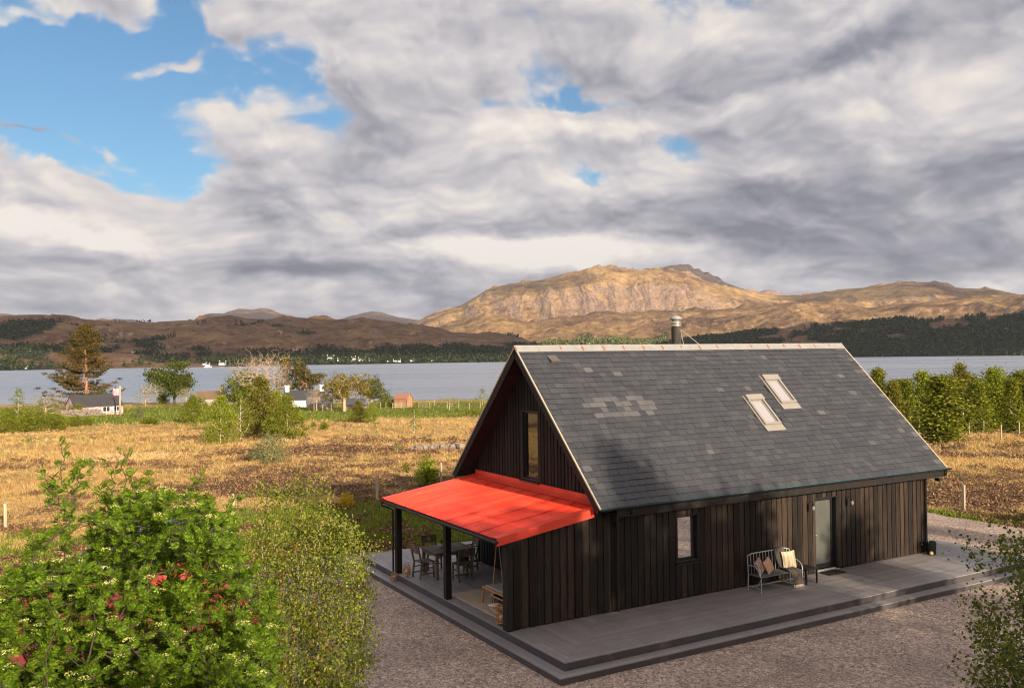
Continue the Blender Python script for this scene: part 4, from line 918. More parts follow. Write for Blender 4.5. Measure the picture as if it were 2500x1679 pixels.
        b = MB(); bx(b, x0+.07, x1-.07, s0+.13, s1-.20, .02, .035); b.build('pane', mat('skylight_glass', lambda t: bsdf(t, (.30, .29, .31, 1), .14, 0, None, .8)), sk)  # pale reflection of the sky put into the pane's base colour
        b = MB(); bx(b, x0-.05, x1+.05, s0-.16, s0+.059, .024, .036); b.build('flashing', M['skyframe'], sk)
    # roof vent slate
    b = MB(); b.hexa([slope_pt(3.03, 4.72, .02), slope_pt(3.31, 4.72, .02), slope_pt(3.31, 5.02, .02), slope_pt(3.03, 5.02, .02), slope_pt(3.03, 4.72, .105), slope_pt(3.31, 4.72, .105), slope_pt(3.31, 5.02, .03), slope_pt(3.03, 5.02, .03)]); b.build('roof_vent', simple('vent_cowl', (.10, .09, .085), .6), H)
    # ---- flue
    fx, fy = 8.45, 4.0
    b = MB(); b.lathe([(.150, 5.3), (.150, 7.02), (.165, 7.02), (.165, 7.05), (.150, 7.06), (.150, 7.10), (.168, 7.10), (.168, 7.14), (.13, 7.16), (.13, 7.24)], (fx, fy, 0), 24); fl = b.build('flue', M['steel'], H, True)
    b = MB(); b.lathe([(.03, 7.225), (.19, 7.235), (.195, 7.27), (.12, 7.33), (.02, 7.37)], (fx, fy, 0), 24); b.build('cowl', M['galv'], fl, True)
    b = MB(); b.lathe([(.24, 5.35), (.24, 5.62), (.17, 5.78), (.155, 5.84)], (fx, fy, 0), 20); b.build('flue_collar', M['black_metal'], fl, True)
    for q in ((9.52, 3.55, 6.12), (8.30, 3.42, 6.24)):
        b = MB(); b.tube([(fx+.1, fy-.08, 6.93), q], .012, 6); b.build('brace', M['galv'], fl)
    # ---- porch: corrugated red lean-to, posts, beam
    zo = lambda x: 2.165+(x+.3)*(2.62-2.165)/3.0
    y0, y1 = -.20, 6.52
    b = MB(); n = int((y1-y0)/.076)*6; nx = 2
    def cor(a, c): y = y0+.03+(y1-y0-.06)*a; x = -.34+3.02*c; return (x, y, zo(x)-.014+.014*math.sin(2*math.pi*(y-y0)/.076))
    b.grid(cor, n, nx); 
    def cor2(a, c): p = cor(1-a, c); return (p[0], p[1], p[2]-.004)
    b.grid(cor2, n, nx)
    for i in range(6):
        for j in range(44): b.lathe([(.012, 0), (.008, .010)], (-.1+i*.5+.01*(j % 2), y0+.15+j*.152, zo(-.1+i*.5)+.000), 5, 1)
    for j in range(1, 8): y = y0+j*.84; b.hexa([(-.338, y, zo(-.338)+.004), (XG-.3, y, zo(XG-.3)+.004), (XG-.3, y+.016, zo(XG-.3)+.004), (-.338, y+.016, zo(-.338)+.004), (-.338, y, zo(-.338)+.017), (XG-.3, y, zo(XG-.3)+.017), (XG-.3, y+.016, zo(XG-.3)+.016), (-.338, y+.016, zo(-.338)+.016)], 2)
    pr = b.build('porch_roof', [M['red'], simple('roof_screw', (.30, .018, .012), .5), M['redlap']], H)
    b = MB()
    for (ya, yb, s) in ((y0-.02, y0+.20, -1), (y1-.20, y1+.02, 1)):
        P = [(-.345, ya, zo(-.345)+.006), (XG-.02, ya, zo(XG-.02)+.006), (XG-.02, yb, zo(XG-.02)+.006), (-.345, yb, zo(-.345)+.006)]; Q = [(x, y, z+.006) for x, y, z in P]; b.hexa(P+Q)
        yo = y0-.02 if s < 0 else y1+.02; xx = 2.28 if s < 0 else XG-.02
        P = [(-.345, yo-.006, zo(-.345)-.17), (xx, yo-.006, zo(xx)-.19), (xx, yo, zo(xx)-.19), (-.345, yo, zo(-.345)-.17)]; Q = [(-.345, yo-.006, zo(-.345)+.014), (xx, yo-.006, zo(xx)+.014), (xx, yo, zo(xx)+.014), (-.345, yo, zo(-.345)+.014)]
        b.hexa(P+Q)
    P = [(XG-.30, y0, zo(XG-.30)+.016), (XG-.03, y0, zo(XG-.03)+.018), (XG-.03, y1, zo(XG-.03)+.018), (XG-.30, y1, zo(XG-.30)+.016)]; Q = [(x, y, z+.005) for x, y, z in P]; b.hexa(P+Q)
    b.box(XG-.032, XG-.026, y0, y1, zo(XG-.03)+.018, zo(XG-.03)+.14)
    b.build('flashing', M['red'], pr)
    for i in range(9):
        b = MB(); y = .1+i*(6.3/8); b.bar((-.22, y, zo(-.22)-.085), (XG-.05, y, zo(XG-.05)-.085), .045, .12); b.build('rafter', M['black_timber'], H)
    b = MB(); b.box(.02, .15, -.12, 6.55, 1.88, 2.05); b.box(-.295, -.27, -.15, 6.5, 2.0, 2.125); b.build('porch_beam', M['black_timber'], H)
    for (x, y) in ((.085, 3.18), (.085, 6.38)):
        b = MB(); b.box(x-.08, x+.08, y-.08, y+.08, .002, 1.88); b.build('porch_post', M['black_timber'], H, bevel=.006)
    b = MB(); b.box(-.0, .158, -.04, .158, .002, 1.88); b.build('porch_post', M['black_timber'], H)
    gutter(y0-.05, y1+.1, -.355, 2.10, 'y', 'porch_gutter', .05)
    b = MB(); b.tube([(-.355, y1+.0, 2.06), (-.355, y1+.0, 1.95), (-.12, y1+.03, 1.86), (-.03, y1-.02, 1.80), (-.03, y1-.02, .02)], .03, 8); b.build('downpipe', M['black_plastic'], H)
    # ---- wall lamps either side of the door
    for lx in (9.68, 11.27):
        b = MB(); b.lathe([(.045, 0), (.045, .02)], (0, 0, 0), 14); 
        b.v = [(lx+x, -.024-z, 1.99+y) for x, y, z in b.v]; b.tube([(lx, -.04, 1.99), (lx, -.12, 2.03), (lx, -.18, 2.03), (lx, -.205, 2.0), (lx, -.205, 1.97)], .009, 6); b.lathe([(.018, .06), (.04, .045), (.042, 0)], (lx, -.205, 1.92), 14)
        lm = b.build('wall_lamp', M['black_metal'], H, True)
        b = MB(); b.lathe([(.036, .0), (.045, -.04), (.045, -.09), (.028, -.12)], (lx, -.205, 1.92), 14); b.build('glass_shade', simple('clear_jar_glass', (.20, .19, .18), .08, 0, .1, 5, 0, .9), lm, True)
    b = MB(); b.tube([(14.55, -.03, .30), (14.52, -.09, .30), (14.52, -.10, .25)], .012, 6); b.box(14.53, 14.58, -.045, -.02, .27, .33); b.build('outdoor_tap', M['black_metal'], H)
    return H
HOUSE = build_house()
# ================================================================== THINGS ON THE DECK
M['iron'] = simple('pale_blue_iron', (.42, .45, .48), .5, .3, .3, 10, .2)
M['ironseat'] = simple('grey_mesh_seat', (.13, .14, .15), .5, .3, .2, 10, .2)
M['teak'] = wood('weathered_teak', (.075, .055, .040, 1), (.17, .13, .095, 1), .7, (8, 8, 2), False)
M['oak'] = wood('warm_oak', (.28, .15, .06, 1), (.45, .26, .12, 1), .5, (8, 8, 2), False)
M['rattan'] = simple('honey_rattan', (.38, .19, .075), .55, 0, .35, 20, .2)
M['candle'] = simple('ivory_candle', (.80, .72, .52), .5, 0, .03)
M['rope'] = simple('jute_rope', (.38, .27, .15), .85, 0, .3, 30, .5)
M['rug'] = simple('beige_jute_rug', (.40, .33, .25), .95, 0, .2, 30, .6)
M['linen'] = simple('cream_linen', (.62, .54, .42), .9, 0, .1, 12, .4)
M['tan'] = simple('tan_linen', (.50, .31, .20), .9, 0, .12, 12, .4)
M['greycloth'] = simple('dark_taupe_wool', (.085, .072, .065), .95, 0, .3, 14, .8)
M['fringe'] = simple('cream_fringe', (.55, .47, .36), .95)
M['greyfab'] = simple('pale_grey_fabric', (.34, .34, .35), .9, 0, .08, 10, .3)
M['darkcrate'] = simple('dark_brown_crate', (.055, .028, .018), .6, 0, .3, 6, .2)
M['coir'] = simple('dark_coir', (.030, .025, .022), .98, 0, .5, 60, 1.0)
def stripes(name, a, b, c, fr):
    def f(t):
        p = t.node('ShaderNodeTexCoord').outputs['Object']; x = t.node('ShaderNodeSeparateXYZ', {0: p}).outputs[0]
        w = t.m('SINE', t.m('MULTIPLY', x, fr)); w2 = t.m('SINE', t.m('MULTIPLY', x, fr*2.37))
        col = t.mix(t.sstep(w, -.1, .15), a, b); col = t.mix(t.sstep(w2, .75, .9), col, c)
        return bsdf(t, col, .9, 0, bump(t, t.noise(p, 90, 3, .5), .4, .004))
    return mat(name, f)
M['stripe1'] = stripes('cream_ochre_stripe', (.62, .54, .38, 1), (.50, .38, .22, 1), (.70, .64, .50, 1), 60)
M['stripe2'] = stripes('brown_cream_stripe', (.22, .13, .10, 1), (.48, .38, .30, 1), (.10, .06, .05, 1), 85)
def pillow(name, s, th, mt, label, loc, rot, group=None, corner=.12):
    b = MB(); n = 14
    def P(u, v, sg):
        a, c = 2*u-1, 2*v-1; k = (1-abs(a)**3)*(1-abs(c)**3); pinch = 1-corner*(1-abs(a)**2.0)*abs(c)**3*.6; p2 = 1-corner*(1-abs(c)**2.0)*abs(a)**3*.6
        wr = .006*math.sin(9*a+3*c)*k
        return (a*s/2*p2*1.0, c*s/2*pinch, sg*(th/2*max(k, 0)**.55+.003)+wr)
    b.grid(lambda u, v: P(u, v, 1), n, n); b.grid(lambda u, v: P(1-u, v, -1), n, n)
    o = b.build(name, mt, None, True); o.location = loc; o.rotation_euler = rot
    return tag(o, label, 'cushion', group)
def build_bench():
    x0, x1, yb, yf, zs = 7.10, 8.64, -.31, -.745, .41
    R = thing('garden_bench', 'pale blue iron bench against the black wall between window and door', 'bench', (x0, yf, 0))
    L = x1-x0; D = yf-yb; r = .011
    # local frame: x along, y 0 = front .. +.435 = back
    yB = .435
    for (x, y, nm) in ((.02, 0, 0), (L-.02, 0, 0)):
        b = MB(); b.tube([(x, y, .0), (x, y, .04), (x, y, zs)], [.018, .011, .011], 8); b.build('leg', M['iron'], R)
    for x in (.0, L):
        b = MB(); b.tube([(x, yB+.02, 0), (x, yB+.02, .04), (x, yB, zs), (x, yB+.03, .87)], [.018, .012, .012, .012], 8); b.build('leg', M['iron'], R)
    b = MB(); b.box(.0, L, .0, yB, zs-.012, zs)
    for k in range(12): b.box(.0, L, .01+k*.036, .03+k*.036, zs, zs+.005)
    b.tube([(0, 0, zs-.01), (L, 0, zs-.01)], .013, 8); b.tube([(0, yB, zs-.01), (L, yB, zs-.01)], .013, 8)
    b.build('seat', M['ironseat'], R)
    b = MB(); yt = yB+.03
    b.tube([(0, yt, .87), (.03, yt, .885), (.13, yt, .915), (.17, yt, .925), (L-.17, yt, .925), (L-.13, yt, .915), (L-.03, yt, .885), (L, yt, .87)], .014, 8)
    for k in range(1, 14): x = L*k/14; b.tube([(x, yB, zs), (x, yt, .92 if .1 < x < L-.1 else .895)], .0075, 6)
    b.build('backrest', M['iron'], R)
    for x in (.0, L):
        b = MB(); b.tube([(x, yB+.01, .63), (x, yB-.10, .655), (x, yB-.24, .645), (x, .10, .60), (x, .035, .53), (x, .01, zs)], .012, 8)
        b.tube([(x, .0, .35), (x, .05, .22), (x, .14, .12), (x, .2, .10)], .007, 6); b.build('armrest', M['iron'], R)
    b = MB(); b.tube([(.0, yB, .11), (.0, 0, .11)], .008, 6); b.tube([(L, yB, .11), (L, 0, .11)], .008, 6); b.tube([(.0, yB-.1, .11), (L, yB-.1, .11)], .008, 6); b.build('stretcher', M['iron'], R)
    g = 'cushions on the iron bench'
    pillow('cushion', .46, .15, M['stripe1'], 'large cream and ochre striped cushion standing at the right end of the iron bench', (8.42, -.47, .655), (rad(78), 0, rad(-4)), g)
    pillow('cushion', .40, .14, M['stripe2'], 'brown and cream striped cushion leaning at the left arm of the iron bench', (7.33, -.47, .60), (rad(70), rad(-14), rad(24)), g)
    pillow('cushion', .38, .13, M['tan'], 'plain tan cushion leaning against the brown striped one on the bench', (7.63, -.50, .595), (rad(70), rad(-16), rad(22)), g)
    # throw: over the back rail, down over the seat and the front edge
    path = [(-.20, .60), (-.225, .80), (-.25, .95), (-.30, .945), (-.335, .80), (-.37, .60), (-.41, .46), (-.56, .445), (-.70, .44), (-.775, .40), (-.80, .25), (-.815, .07)]
    b = MB(); n = len(path)-1
    def f(u, v):
        t = v*n; i = min(int(t), n-1); k = t-i; y = path[i][0]*(1-k)+path[i+1][0]*k; z = path[i][1]*(1-k)+path[i+1][1]*k
        c = 8.22+.10*sst(np.array(v), .35, .6)+(.04 if v > .8 else 0)*v; w = .38-.10*math.exp(-((v-.2)/.15)**2)
        x = c+(u-.5)*w+.02*math.sin(v*14+u*4); fold = .022*math.sin(u*21+v*5)+.012*math.sin(u*47)
        return (x, y-abs(fold)*(.9 if v > .3 else .4)-(.0 if v < .8 else .015), z+fold*.5*(1 if v < .75 else 0)+.015)
    b.grid(f, 44, 60); th = b.build('throw', M['greycloth'], None, True); so_ = th.modifiers.new('s', 'SOLIDIFY'); so_.thickness = .008
    tag(th, 'dark taupe throw with cream fringe draped over the iron bench to the deck', 'blanket')
    b = MB()
    for k in range(46):
        p = f(k/45, 1.0); b.tube([p, (p[0]+random.uniform(-.012, .012), p[1]-.015, p[2]-.03), (p[0]+random.uniform(-.02, .02), p[1]-.03, max(.006, p[2]-.068))], .004, 4)
    b.build('fringe', M['fringe'], th)
build_bench()
def side_table():
    R = thing('side_table', 'low black metal side table beside the right end of the iron bench', 'table', (8.96, -.56, 0))
    b = MB(); b.box(-.22, .22, -.21, .21, .385, .41); b.box(-.205, .205, -.195, .195, .36, .385); b.build('tabletop', M['black_metal'], R, bevel=.004)
    for sx in (-1, 1):
        for sy in (-1, 1): b = MB(); b.box(sx*.20-.018, sx*.20+.018, sy*.19-.018, sy*.19+.018, .002, .36); b.build('leg', M['black_metal'], R)
side_table()
def door_mat():
    b = MB(); b.box(10.02, 10.68, -.46, -.055, .002, .016)
    for k in range(11):
        for j in (0, 1):
            x = 10.03+k*.064; b.tube([(x, -.455+.2*j, .018), (x+.03, -.44+.2*j+.08, .021), (x, -.455+.2*j+.19, .018)], .012, 5)
    tag(b.build('doormat', M['coir']), 'dark knotted coir doormat on the deck at the front door', 'doormat')
door_mat()
def bucket():
    R = thing('bucket', 'black bucket with arched handle at the far corner of the house wall', 'bucket', (14.72, -.27, 0))
    b = MB(); b.lathe([(.125, .002), (.13, .01), (.145, .36), (.15, .37), (.14, .37), (.12, .02)], (0, 0, 0), 24); b.build('body', M['black_metal'], R, True)
    b = MB(); b.tube([(.145*math.cos(a), 0, .34+.13*math.sin(a)) for a in [math.pi*k/12 for k in range(13)]], .006, 6); b.build('handle', M['galv'], R)
    b = MB(); n = 12; b.lathe([(.001, -.06)]+[(.06*math.sin(math.pi*k/n), -.06*math.cos(math.pi*k/n)) for k in range(1, n)]+[(.001, .06)], (0, 0, 0), 18); o = b.build('ball', simple('pale_yellow_ball', (.55, .42, .18), .6), None, True)
    o.location = (14.53, -.40, .065); tag(o, 'pale yellow ball on the deck in front of the black bucket', 'ball')
bucket()
def lantern(loc, r, h, label, tall=True, leg=.07):
    R = thing('lantern', label, 'lantern', loc, 0, 'rattan candle lanterns on the deck')
    n = 26; b = MB(); zt = h*(.62 if tall else .96)
    for k in range(n):
        a = 2*math.pi*k/n; c, s = math.cos(a), math.sin(a); b.tube([(r*.9*c, r*.9*s, leg), (r*c, r*s, leg+.03), (r*c, r*s, zt)]+([(r*.78*c, r*.78*s, h*.86)] if tall and k % 2 == 0 else []), r*.045, 4)
    for z in (leg, leg+(zt-leg)*.5, zt): b.tube([(r*math.cos(a), r*math.sin(a), z) for a in [2*math.pi*k/20 for k in range(21)]], r*.07, 5)
    if tall: b.tube([(r*.78*math.cos(a), r*.78*math.sin(a), h*.86) for a in [2*math.pi*k/20 for k in range(21)]], r*.08, 5)
    b.lathe([(r*.85, leg), (r*.85, leg+.01)], (0, 0, 0), 16); b.build('basket', M['rattan'], R)
    for k in range(3):
        a = 2*math.pi*k/3+.9; b = MB(); b.tube([(r*.8*math.cos(a), r*.8*math.sin(a), leg+.005), (r*.98*math.cos(a), r*.98*math.sin(a), .002)], .008, 5); b.build('leg', M['rattan'], R)
    b = MB(); b.lathe([(r*.42, leg+.011), (r*.42, leg+.011+h*.30), (.01, leg+.011+h*.30)], (0, 0, 0), 14); b.build('candle', M['candle'], R, True)
    if tall:
        b = MB(); b.tube([(r*.78*math.cos(a), 0, h*.86+r*.7*math.sin(a)) for a in [math.pi*k/10 for k in range(11)]], .006, 5); b.build('handle', M['rattan'], R)
lantern((.11, 5.86, .0), .105, .38, 'tall rattan lantern with ivory candle on the deck beside the left porch post')
lantern((-.13, 6.20, -.17), .085, .22, 'short open rattan lantern with candle on the step below the left porch post', False, .08)
lantern((.17, .52, .0), .135, .50, 'large rattan basket lantern with rope handle at the near porch corner')
def rug():
    b = MB(); b.grid(lambda u, v: (.30+2.15*u+.008*math.sin(v*30), .25+3.32*v+.01*math.sin(u*20), .004+.010*(0 < u < 1 and 0 < v < 1)+.003*math.sin(u*40)*math.sin(v*55)), 40, 60)
    tag(b.build('rug', M['rug'], None, True), 'beige jute rug on the porch floor behind the middle post', 'rug')
rug()
pillow('floor_cushion', .42, .17, M['linen'], 'cream cushion lying on the beige rug beside the large rattan lantern', (.50, 1.25, .14), (rad(24), rad(8), rad(20)))
def dining():
    R = thing('dining_table', 'weathered square wooden dining table under the red porch roof', 'table', (1.22, 5.50, 0))
    b = MB()
    for k in range(8): b.box(-.63+k*.158, -.63+(k+1)*.158-.006, -.53, .53, .72, .75)
    b.build('tabletop', M['teak'], R)
    b = MB(); b.box(-.55, .55, -.47, -.44, .63, .72); b.box(-.55, .55, .44, .47, .63, .72); b.box(-.57, -.54, -.44, .44, .63, .72); b.box(.54, .57, -.44, .44, .63, .72); b.build('apron', M['teak'], R)
    for sx in (-1, 1):
        for sy in (-1, 1): b = MB(); b.box(sx*.54-.035, sx*.54+.035, sy*.44-.035, sy*.44+.035, .002, .72); b.build('leg', M['teak'], R)
    def chair(loc, rz, label):
        c = thing('dining_chair', label, 'chair', loc, rz, 'wooden chairs round the porch dining table')
        # faces +y locally; back at -y
        for sx in (-1, 1):
            b = MB(); b.bar((sx*.21, .20, .002), (sx*.21, .19, .43), .045, .04, up=(0, 1, 0)); b.build('leg', M['teak'], c)
            b = MB(); b.bar((sx*.21, -.24, .002), (sx*.21, -.19, .44), .045, .04, up=(0, 1, 0)); b.bar((sx*.21, -.192, .42), (sx*.21, -.30, .88), .044, .04, up=(0, 1, 0)); b.build('leg', M['teak'], c)
        b = MB()
        for k in range(5): b.box(-.23, .23, -.20+k*.09, -.20+k*.09+.082, .43, .45)
        b.build('seat', M['teak'], c)
        b = MB(); b.M = Matrix.Translation((0, -.285, .80)) @ Matrix.Rotation(rad(12), 4, 'X'); b.box(-.235, -.04, -.014, .014, -.11, .11); b.box(.04, .235, -.014, .014, -.11, .11); b.box(-.04, .04, -.014, .014, -.11, -.03); b.box(-.04, .04, -.014, .014, .03, .11); b.build('backrest', M['teak'], c)
        b = MB()
        for z in (.12, .28): b.bar((-.21, -.21, z), (-.21, .19, z), .03, .03); b.bar((.21, -.21, z), (.21, .19, z), .03, .03)
        b.bar((-.21, 0, .13), (.21, 0, .13), .03, .03); b.build('stretcher', M['teak'], c)
        return c
    chair((.52, 5.60, 0), rad(-90+6), 'wooden chair on the left side of the porch table behind the rattan lantern')
    chair((1.15, 6.40, 0), rad(176), 'wooden chair at the far side of the porch table in front of the grass')
    chair((1.95, 5.70, 0), rad(84), 'wooden chair at the right side of the porch table beside the slatted rack')
    chair((1.30, 4.72, 0), rad(-4), 'wooden chair at the near side of the porch table, half behind the middle post')
    b = MB()
    def f(u, v):
        x = 1.72-.34*u+.02*math.sin(u*17); z = .74-.60*v*(1-.3*u) if v > .15 else .74+.02*math.sin(v*9); y = 5.44-.10*min(v/.15, 1)-.03*math.sin(u*16+v*3)-.02*v
        return (x+.10*v, y, z)
    b.grid(f, 30, 24); t_ = b.build('shawl', M['greyfab'], None, True); s_ = t_.modifiers.new('s', 'SOLIDIFY'); s_.thickness = .007; t_.data.materials[0] = simple('charcoal_shawl', (.07, .07, .075), .95, 0, .3, 14, .7)
    tag(t_, 'charcoal shawl with pale fringe hanging off the right chair at the porch table', 'blanket')
    P = thing('planter', 'pale stone pot with small green plant on the porch dining table', 'plant pot', (1.08, 5.62, .752))
    b = MB(); b.lathe([(.05, 0), (.085, .05), (.09, .10), (.075, .125), (.06, .12)], (0, 0, 0), 18); b.build('pot', simple('pale_pot', (.42, .38, .34), .8), P, True)
    pts = rng.normal(0, .035, (90, 3))+np.array([0, 0, .16]); V, F = quads(pts, .045); npmesh('foliage', V, F, M['birchfar'], P)
dining()
def rack():
    R = thing('slatted_rack', 'black slatted rack against the gable wall at the back of the porch', 'rack', (2.32, 6.22, 0))
    b = MB(); b.box(-.28, .28, -.02, .02, .50, .53); b.box(-.28, .28, -.02, .02, .05, .08); b.box(-.28, .28, .26, .30, .50, .53); b.build('frame', M['black_timber'], R)
    for k in range(9):
        x = -.27+k*.067; b = MB(); b.box(x-.012, x+.012, -.035, -.021, .002, .56+(.05 if k in (0, 4) else 0)); b.build('slat', M['black_timber'], R)
rack()
def lounge():
    R = thing('lounge_chair', 'low warm oak lounge seat with grey seat pad on the beige rug', 'chair', (1.13, 1.75, .012))
    for (x, y) in ((-.50, .58), (.42, .58), (-.50, -.58), (.42, -.58)):
        b = MB(); b.bar((x, y, .015), (x+(.06 if x < 0 else -.04), y, .43), .05, .035, up=(0, 1, 0)); b.build('leg', M['oak'], R)
    b = MB(); b.bar((-.48, .58, .40), (.45, .58, .36), .04, .06); b.bar((-.48, -.58, .40), (.45, -.58, .36), .04, .06); b.bar((-.46, .60, .40), (-.46, -.60, .40), .05, .05); b.bar((.43, .58, .35), (.43, -.58, .35), .05, .05); b.build('frame', M['oak'], R)
    b = MB(); b.hexa([(-.43, -.55, .41), (.44, -.55, .36), (.44, .55, .36), (-.43, .55, .41), (-.43, -.55, .46), (.44, -.55, .42), (.44, .55, .42), (-.43, .55, .46)]); b.build('seat_pad', M['greyfab'], R, bevel=.02)
    b = MB(); b.hexa([(.40, -.55, .43), (.50, -.55, .41), (.50, .55, .41), (.40, .55, .43), (.60, -.55, .76), (.68, -.55, .74), (.68, .55, .74), (.60, .55, .76)]); b.build('back_pad', M['greyfab'], R, bevel=.02)
lounge()
def crate():
    R = thing('wooden_crate', 'dark brown wooden crate on the rug under the oak lounge seat', 'crate', (1.0, 1.85, .014))
    b = MB(); b.box(-.26, .26, -.17, .17, 0, .02); b.box(-.26, .26, -.17, -.15, .02, .26); b.box(-.26, .26, .15, .17, .02, .26); b.box(-.26, -.24, -.15, .15, .02, .26); b.box(.24, .26, -.15, .15, .02, .26); b.build('body', M['darkcrate'], R)
    b = MB(); b.box(-.27, .27, -.18, -.171, .08, .12); b.box(-.27, .27, -.18, -.171, .19, .23); b.build('batten', M['darkcrate'], R)
crate()
def swing():
    R = thing('rope_swing', 'jute rope swing with wooden spreader bar hanging under the red porch roof', 'swing', (.45, 1.17, 0))
    for (p, q) in (((0, .0, 2.06), (-.02, .27, .44)), ((0, .0, 2.06), (.02, -.26, .42))):
        b = MB(); b.tube([p, ((p[0]+q[0])/2, (p[1]+q[1])/2, (p[2]+q[2])/2+.0), q], .013, 6); b.lathe([(.012, -.03), (.032, -.015), (.034, .01), (.012, .035)], (q[0], q[1], q[2]), 8); b.build('rope', M['rope'], R)
    b = MB(); b.tube([(-.03, .33, .42), (.03, -.30, .40)], .018, 8); b.build('spreader_bar', M['oak'], R)
    b = MB(); b.box(-.16, .16, -.26, .26, .20, .23); b.build('seat', M['oak'], R)
    b = MB()
    for sy in (-1, 1): b.tube([(0, sy*.26, .42), (0, sy*.24, .22)], .010, 6)
    b.tube([(.0, .0, 2.06), (0, 0, 2.14)], .012, 6); b.build('tie', M['rope'], R)
swing()
# ================================================================== TREES AND PLANTS
def tubes_np(A, B, ra, rb, seg=5):
    """tapered tubes, one per edge"""
    A = np.asarray(A, float); B = np.asarray(B, float); d = B-A; L = np.linalg.norm(d, axis=1, keepdims=True)+1e-9; d = d/L
    ref = np.where(np.abs(d[:, 2:3]) > .9, np.array([[1., 0, 0]]), np.array([[0, 0, 1.]])); u = np.cross(d, ref); u /= np.linalg.norm(u, axis=1, keepdims=True)+1e-9; v = np.cross(d, u)
    t = 2*np.pi*np.arange(seg)/seg; c = np.cos(t)[None, :, None]; s = np.sin(t)[None, :, None]
    ring = u[:, None]*c+v[:, None]*s; R0 = A[:, None]+ring*np.asarray(ra)[:, None, None]; R1 = B[:, None]+ring*np.asarray(rb)[:, None, None]
    V = np.concatenate([R0, R1], 1).reshape(-1, 3); n = len(A); k = np.arange(seg); k2 = (k+1) % seg
    F = np.stack([k, k2, k2+seg, k+seg], -1)[None]+(2*seg*np.arange(n))[:, None, None]; return V, F.reshape(-1, 4)
def grow(targets, trunk, seg=.3, r0=.006, expo=.42, pull=.35, r=None):
    """a skeleton joining every target to the trunk: each new twig leaves the nearest earlier node"""
    r = r or rng; nodes = [np.array(p, float) for p in trunk[0]]; par = [-1]+list(range(len(trunk[0])-1))
    for extra in trunk[1:]:
        p = 0
        for q in extra: nodes.append(np.array(q, float)); par.append(p); p = len(nodes)-1
    cap = len(nodes)+len(targets)*14; N = np.zeros((cap, 3)); Pn = np.full(cap, -1); n = len(nodes); N[:n] = nodes; Pn[:n] = par
    base = N[0]; order = np.argsort(np.linalg.norm((targets-base)*np.array([1.6, 1.6, .8]), axis=1)); tips = []
    for ti in order:
        t = targets[ti]; d = N[:n]-t; dist = np.sqrt((d**2).sum(1))+np.maximum(d[:, 2], 0)*1.2; j = int(np.argmin(dist)); a = N[j]; L = np.linalg.norm(t-a)
        k = int(min(12, max(1, round(L/seg)))); sag = np.array([0, 0, -1.0])*L*pull*.25
        prev = j
        for i in range(1, k+1):
            f = i/k; p = a+(t-a)*f+sag*4*f*(1-f)*(.5)+(r.normal(0, .06*seg, 3) if i < k else 0)
            if n >= cap: break
            N[n] = p; Pn[n] = prev; prev = n; n += 1
        tips.append(prev)
    grow.order = order; N = N[:n]; Pn = Pn[:n]; cnt = np.zeros(n); 
    for tpi in tips: cnt[tpi] += 1
    for i in range(n-1, 0, -1):
        if Pn[i] >= 0: cnt[Pn[i]] += cnt[i]
    # children always come after their parents in index, so one backward sweep is enough
    R_ = r0*np.maximum(cnt, 1)**expo
    e = np.where(Pn >= 0)[0]; return N, Pn, R_, e, np.array(tips)
def skeleton_mesh(name, G, mt, parent, seg=5, rmin=0.0, split=None):
    N, Pn, R_, e, tips = G; e = e[R_[e] >= rmin]; A = N[Pn[e]]; B = N[e]; V, F = tubes_np(A, B, np.minimum(R_[Pn[e]], R_[e]*1.35), R_[e], seg)
    mi = None
    if isinstance(mt, (list, tuple)): mi = np.repeat((R_[e] < .30*R_[e].max()).astype(int), seg)
    return npmesh(name, V, F, mt, parent, True, mi)
def crown_points(n, w, h, z0, shape='birch', r=None, lobes=9):
    r = r or rng; out = []
    if shape == 'birch':      # tall, ragged, slightly conical
        while len(out) < n:
            t = r.random(); prof = (math.sin(math.pi*min(1, t*.9+.10)**.8)**.7)*(1-.62*t**1.5)+.05; a = r.uniform(0, 6.28); q = 1.15*prof*w/2*math.sqrt(r.random())*(1+.25*math.sin(3*a+t*9)); out.append((q*math.cos(a), q*math.sin(a), z0+(h-z0)*t))
    elif shape == 'round':
        L = [(r.uniform(-.5, .5)*w*.78, r.uniform(-.5, .5)*w*.78, z0+(h-z0)*r.uniform(.25, .80), r.uniform(.18, .28)*w) for _ in range(lobes)]+[(0, 0, z0+(h-z0)*.62, .30*w)]
        while len(out) < n:
            c = L[r.integers(len(L))]; v = r.normal(0, 1, 3); v /= np.linalg.norm(v); k = r.random()**.45; p = (c[0]+v[0]*c[3]*k, c[1]+v[1]*c[3]*k, c[2]+v[2]*min(c[3], (h-z0)*.32)*k)
            if z0-.02*h < p[2] < h: out.append(p)
    elif shape == 'bush':
        while len(out) < n:
            v = r.normal(0, 1, 3); v /= np.linalg.norm(v); k = r.random()**.4; a = math.atan2(v[1], v[0]); q = 1+.22*math.sin(3*a+1)+.14*math.sin(7*a)
            p = (v[0]*w/2*k*q, v[1]*w/2*k*q, z0+(h-z0)*(.42+.58*v[2]*k*(1+.15*math.sin(5*a)))); 
            if p[2] > z0*.5: out.append(p)
    return np.array(out)
def leaves_at(P, per, spread, size, r=None, squash=.6):
    r = r or rng; Q = np.repeat(P, per, 0)+r.normal(0, spread, (len(P)*per, 3))*np.array([1, 1, .8]); return quads(Q, size*r.uniform(.7, 1.3, len(Q)), squash)
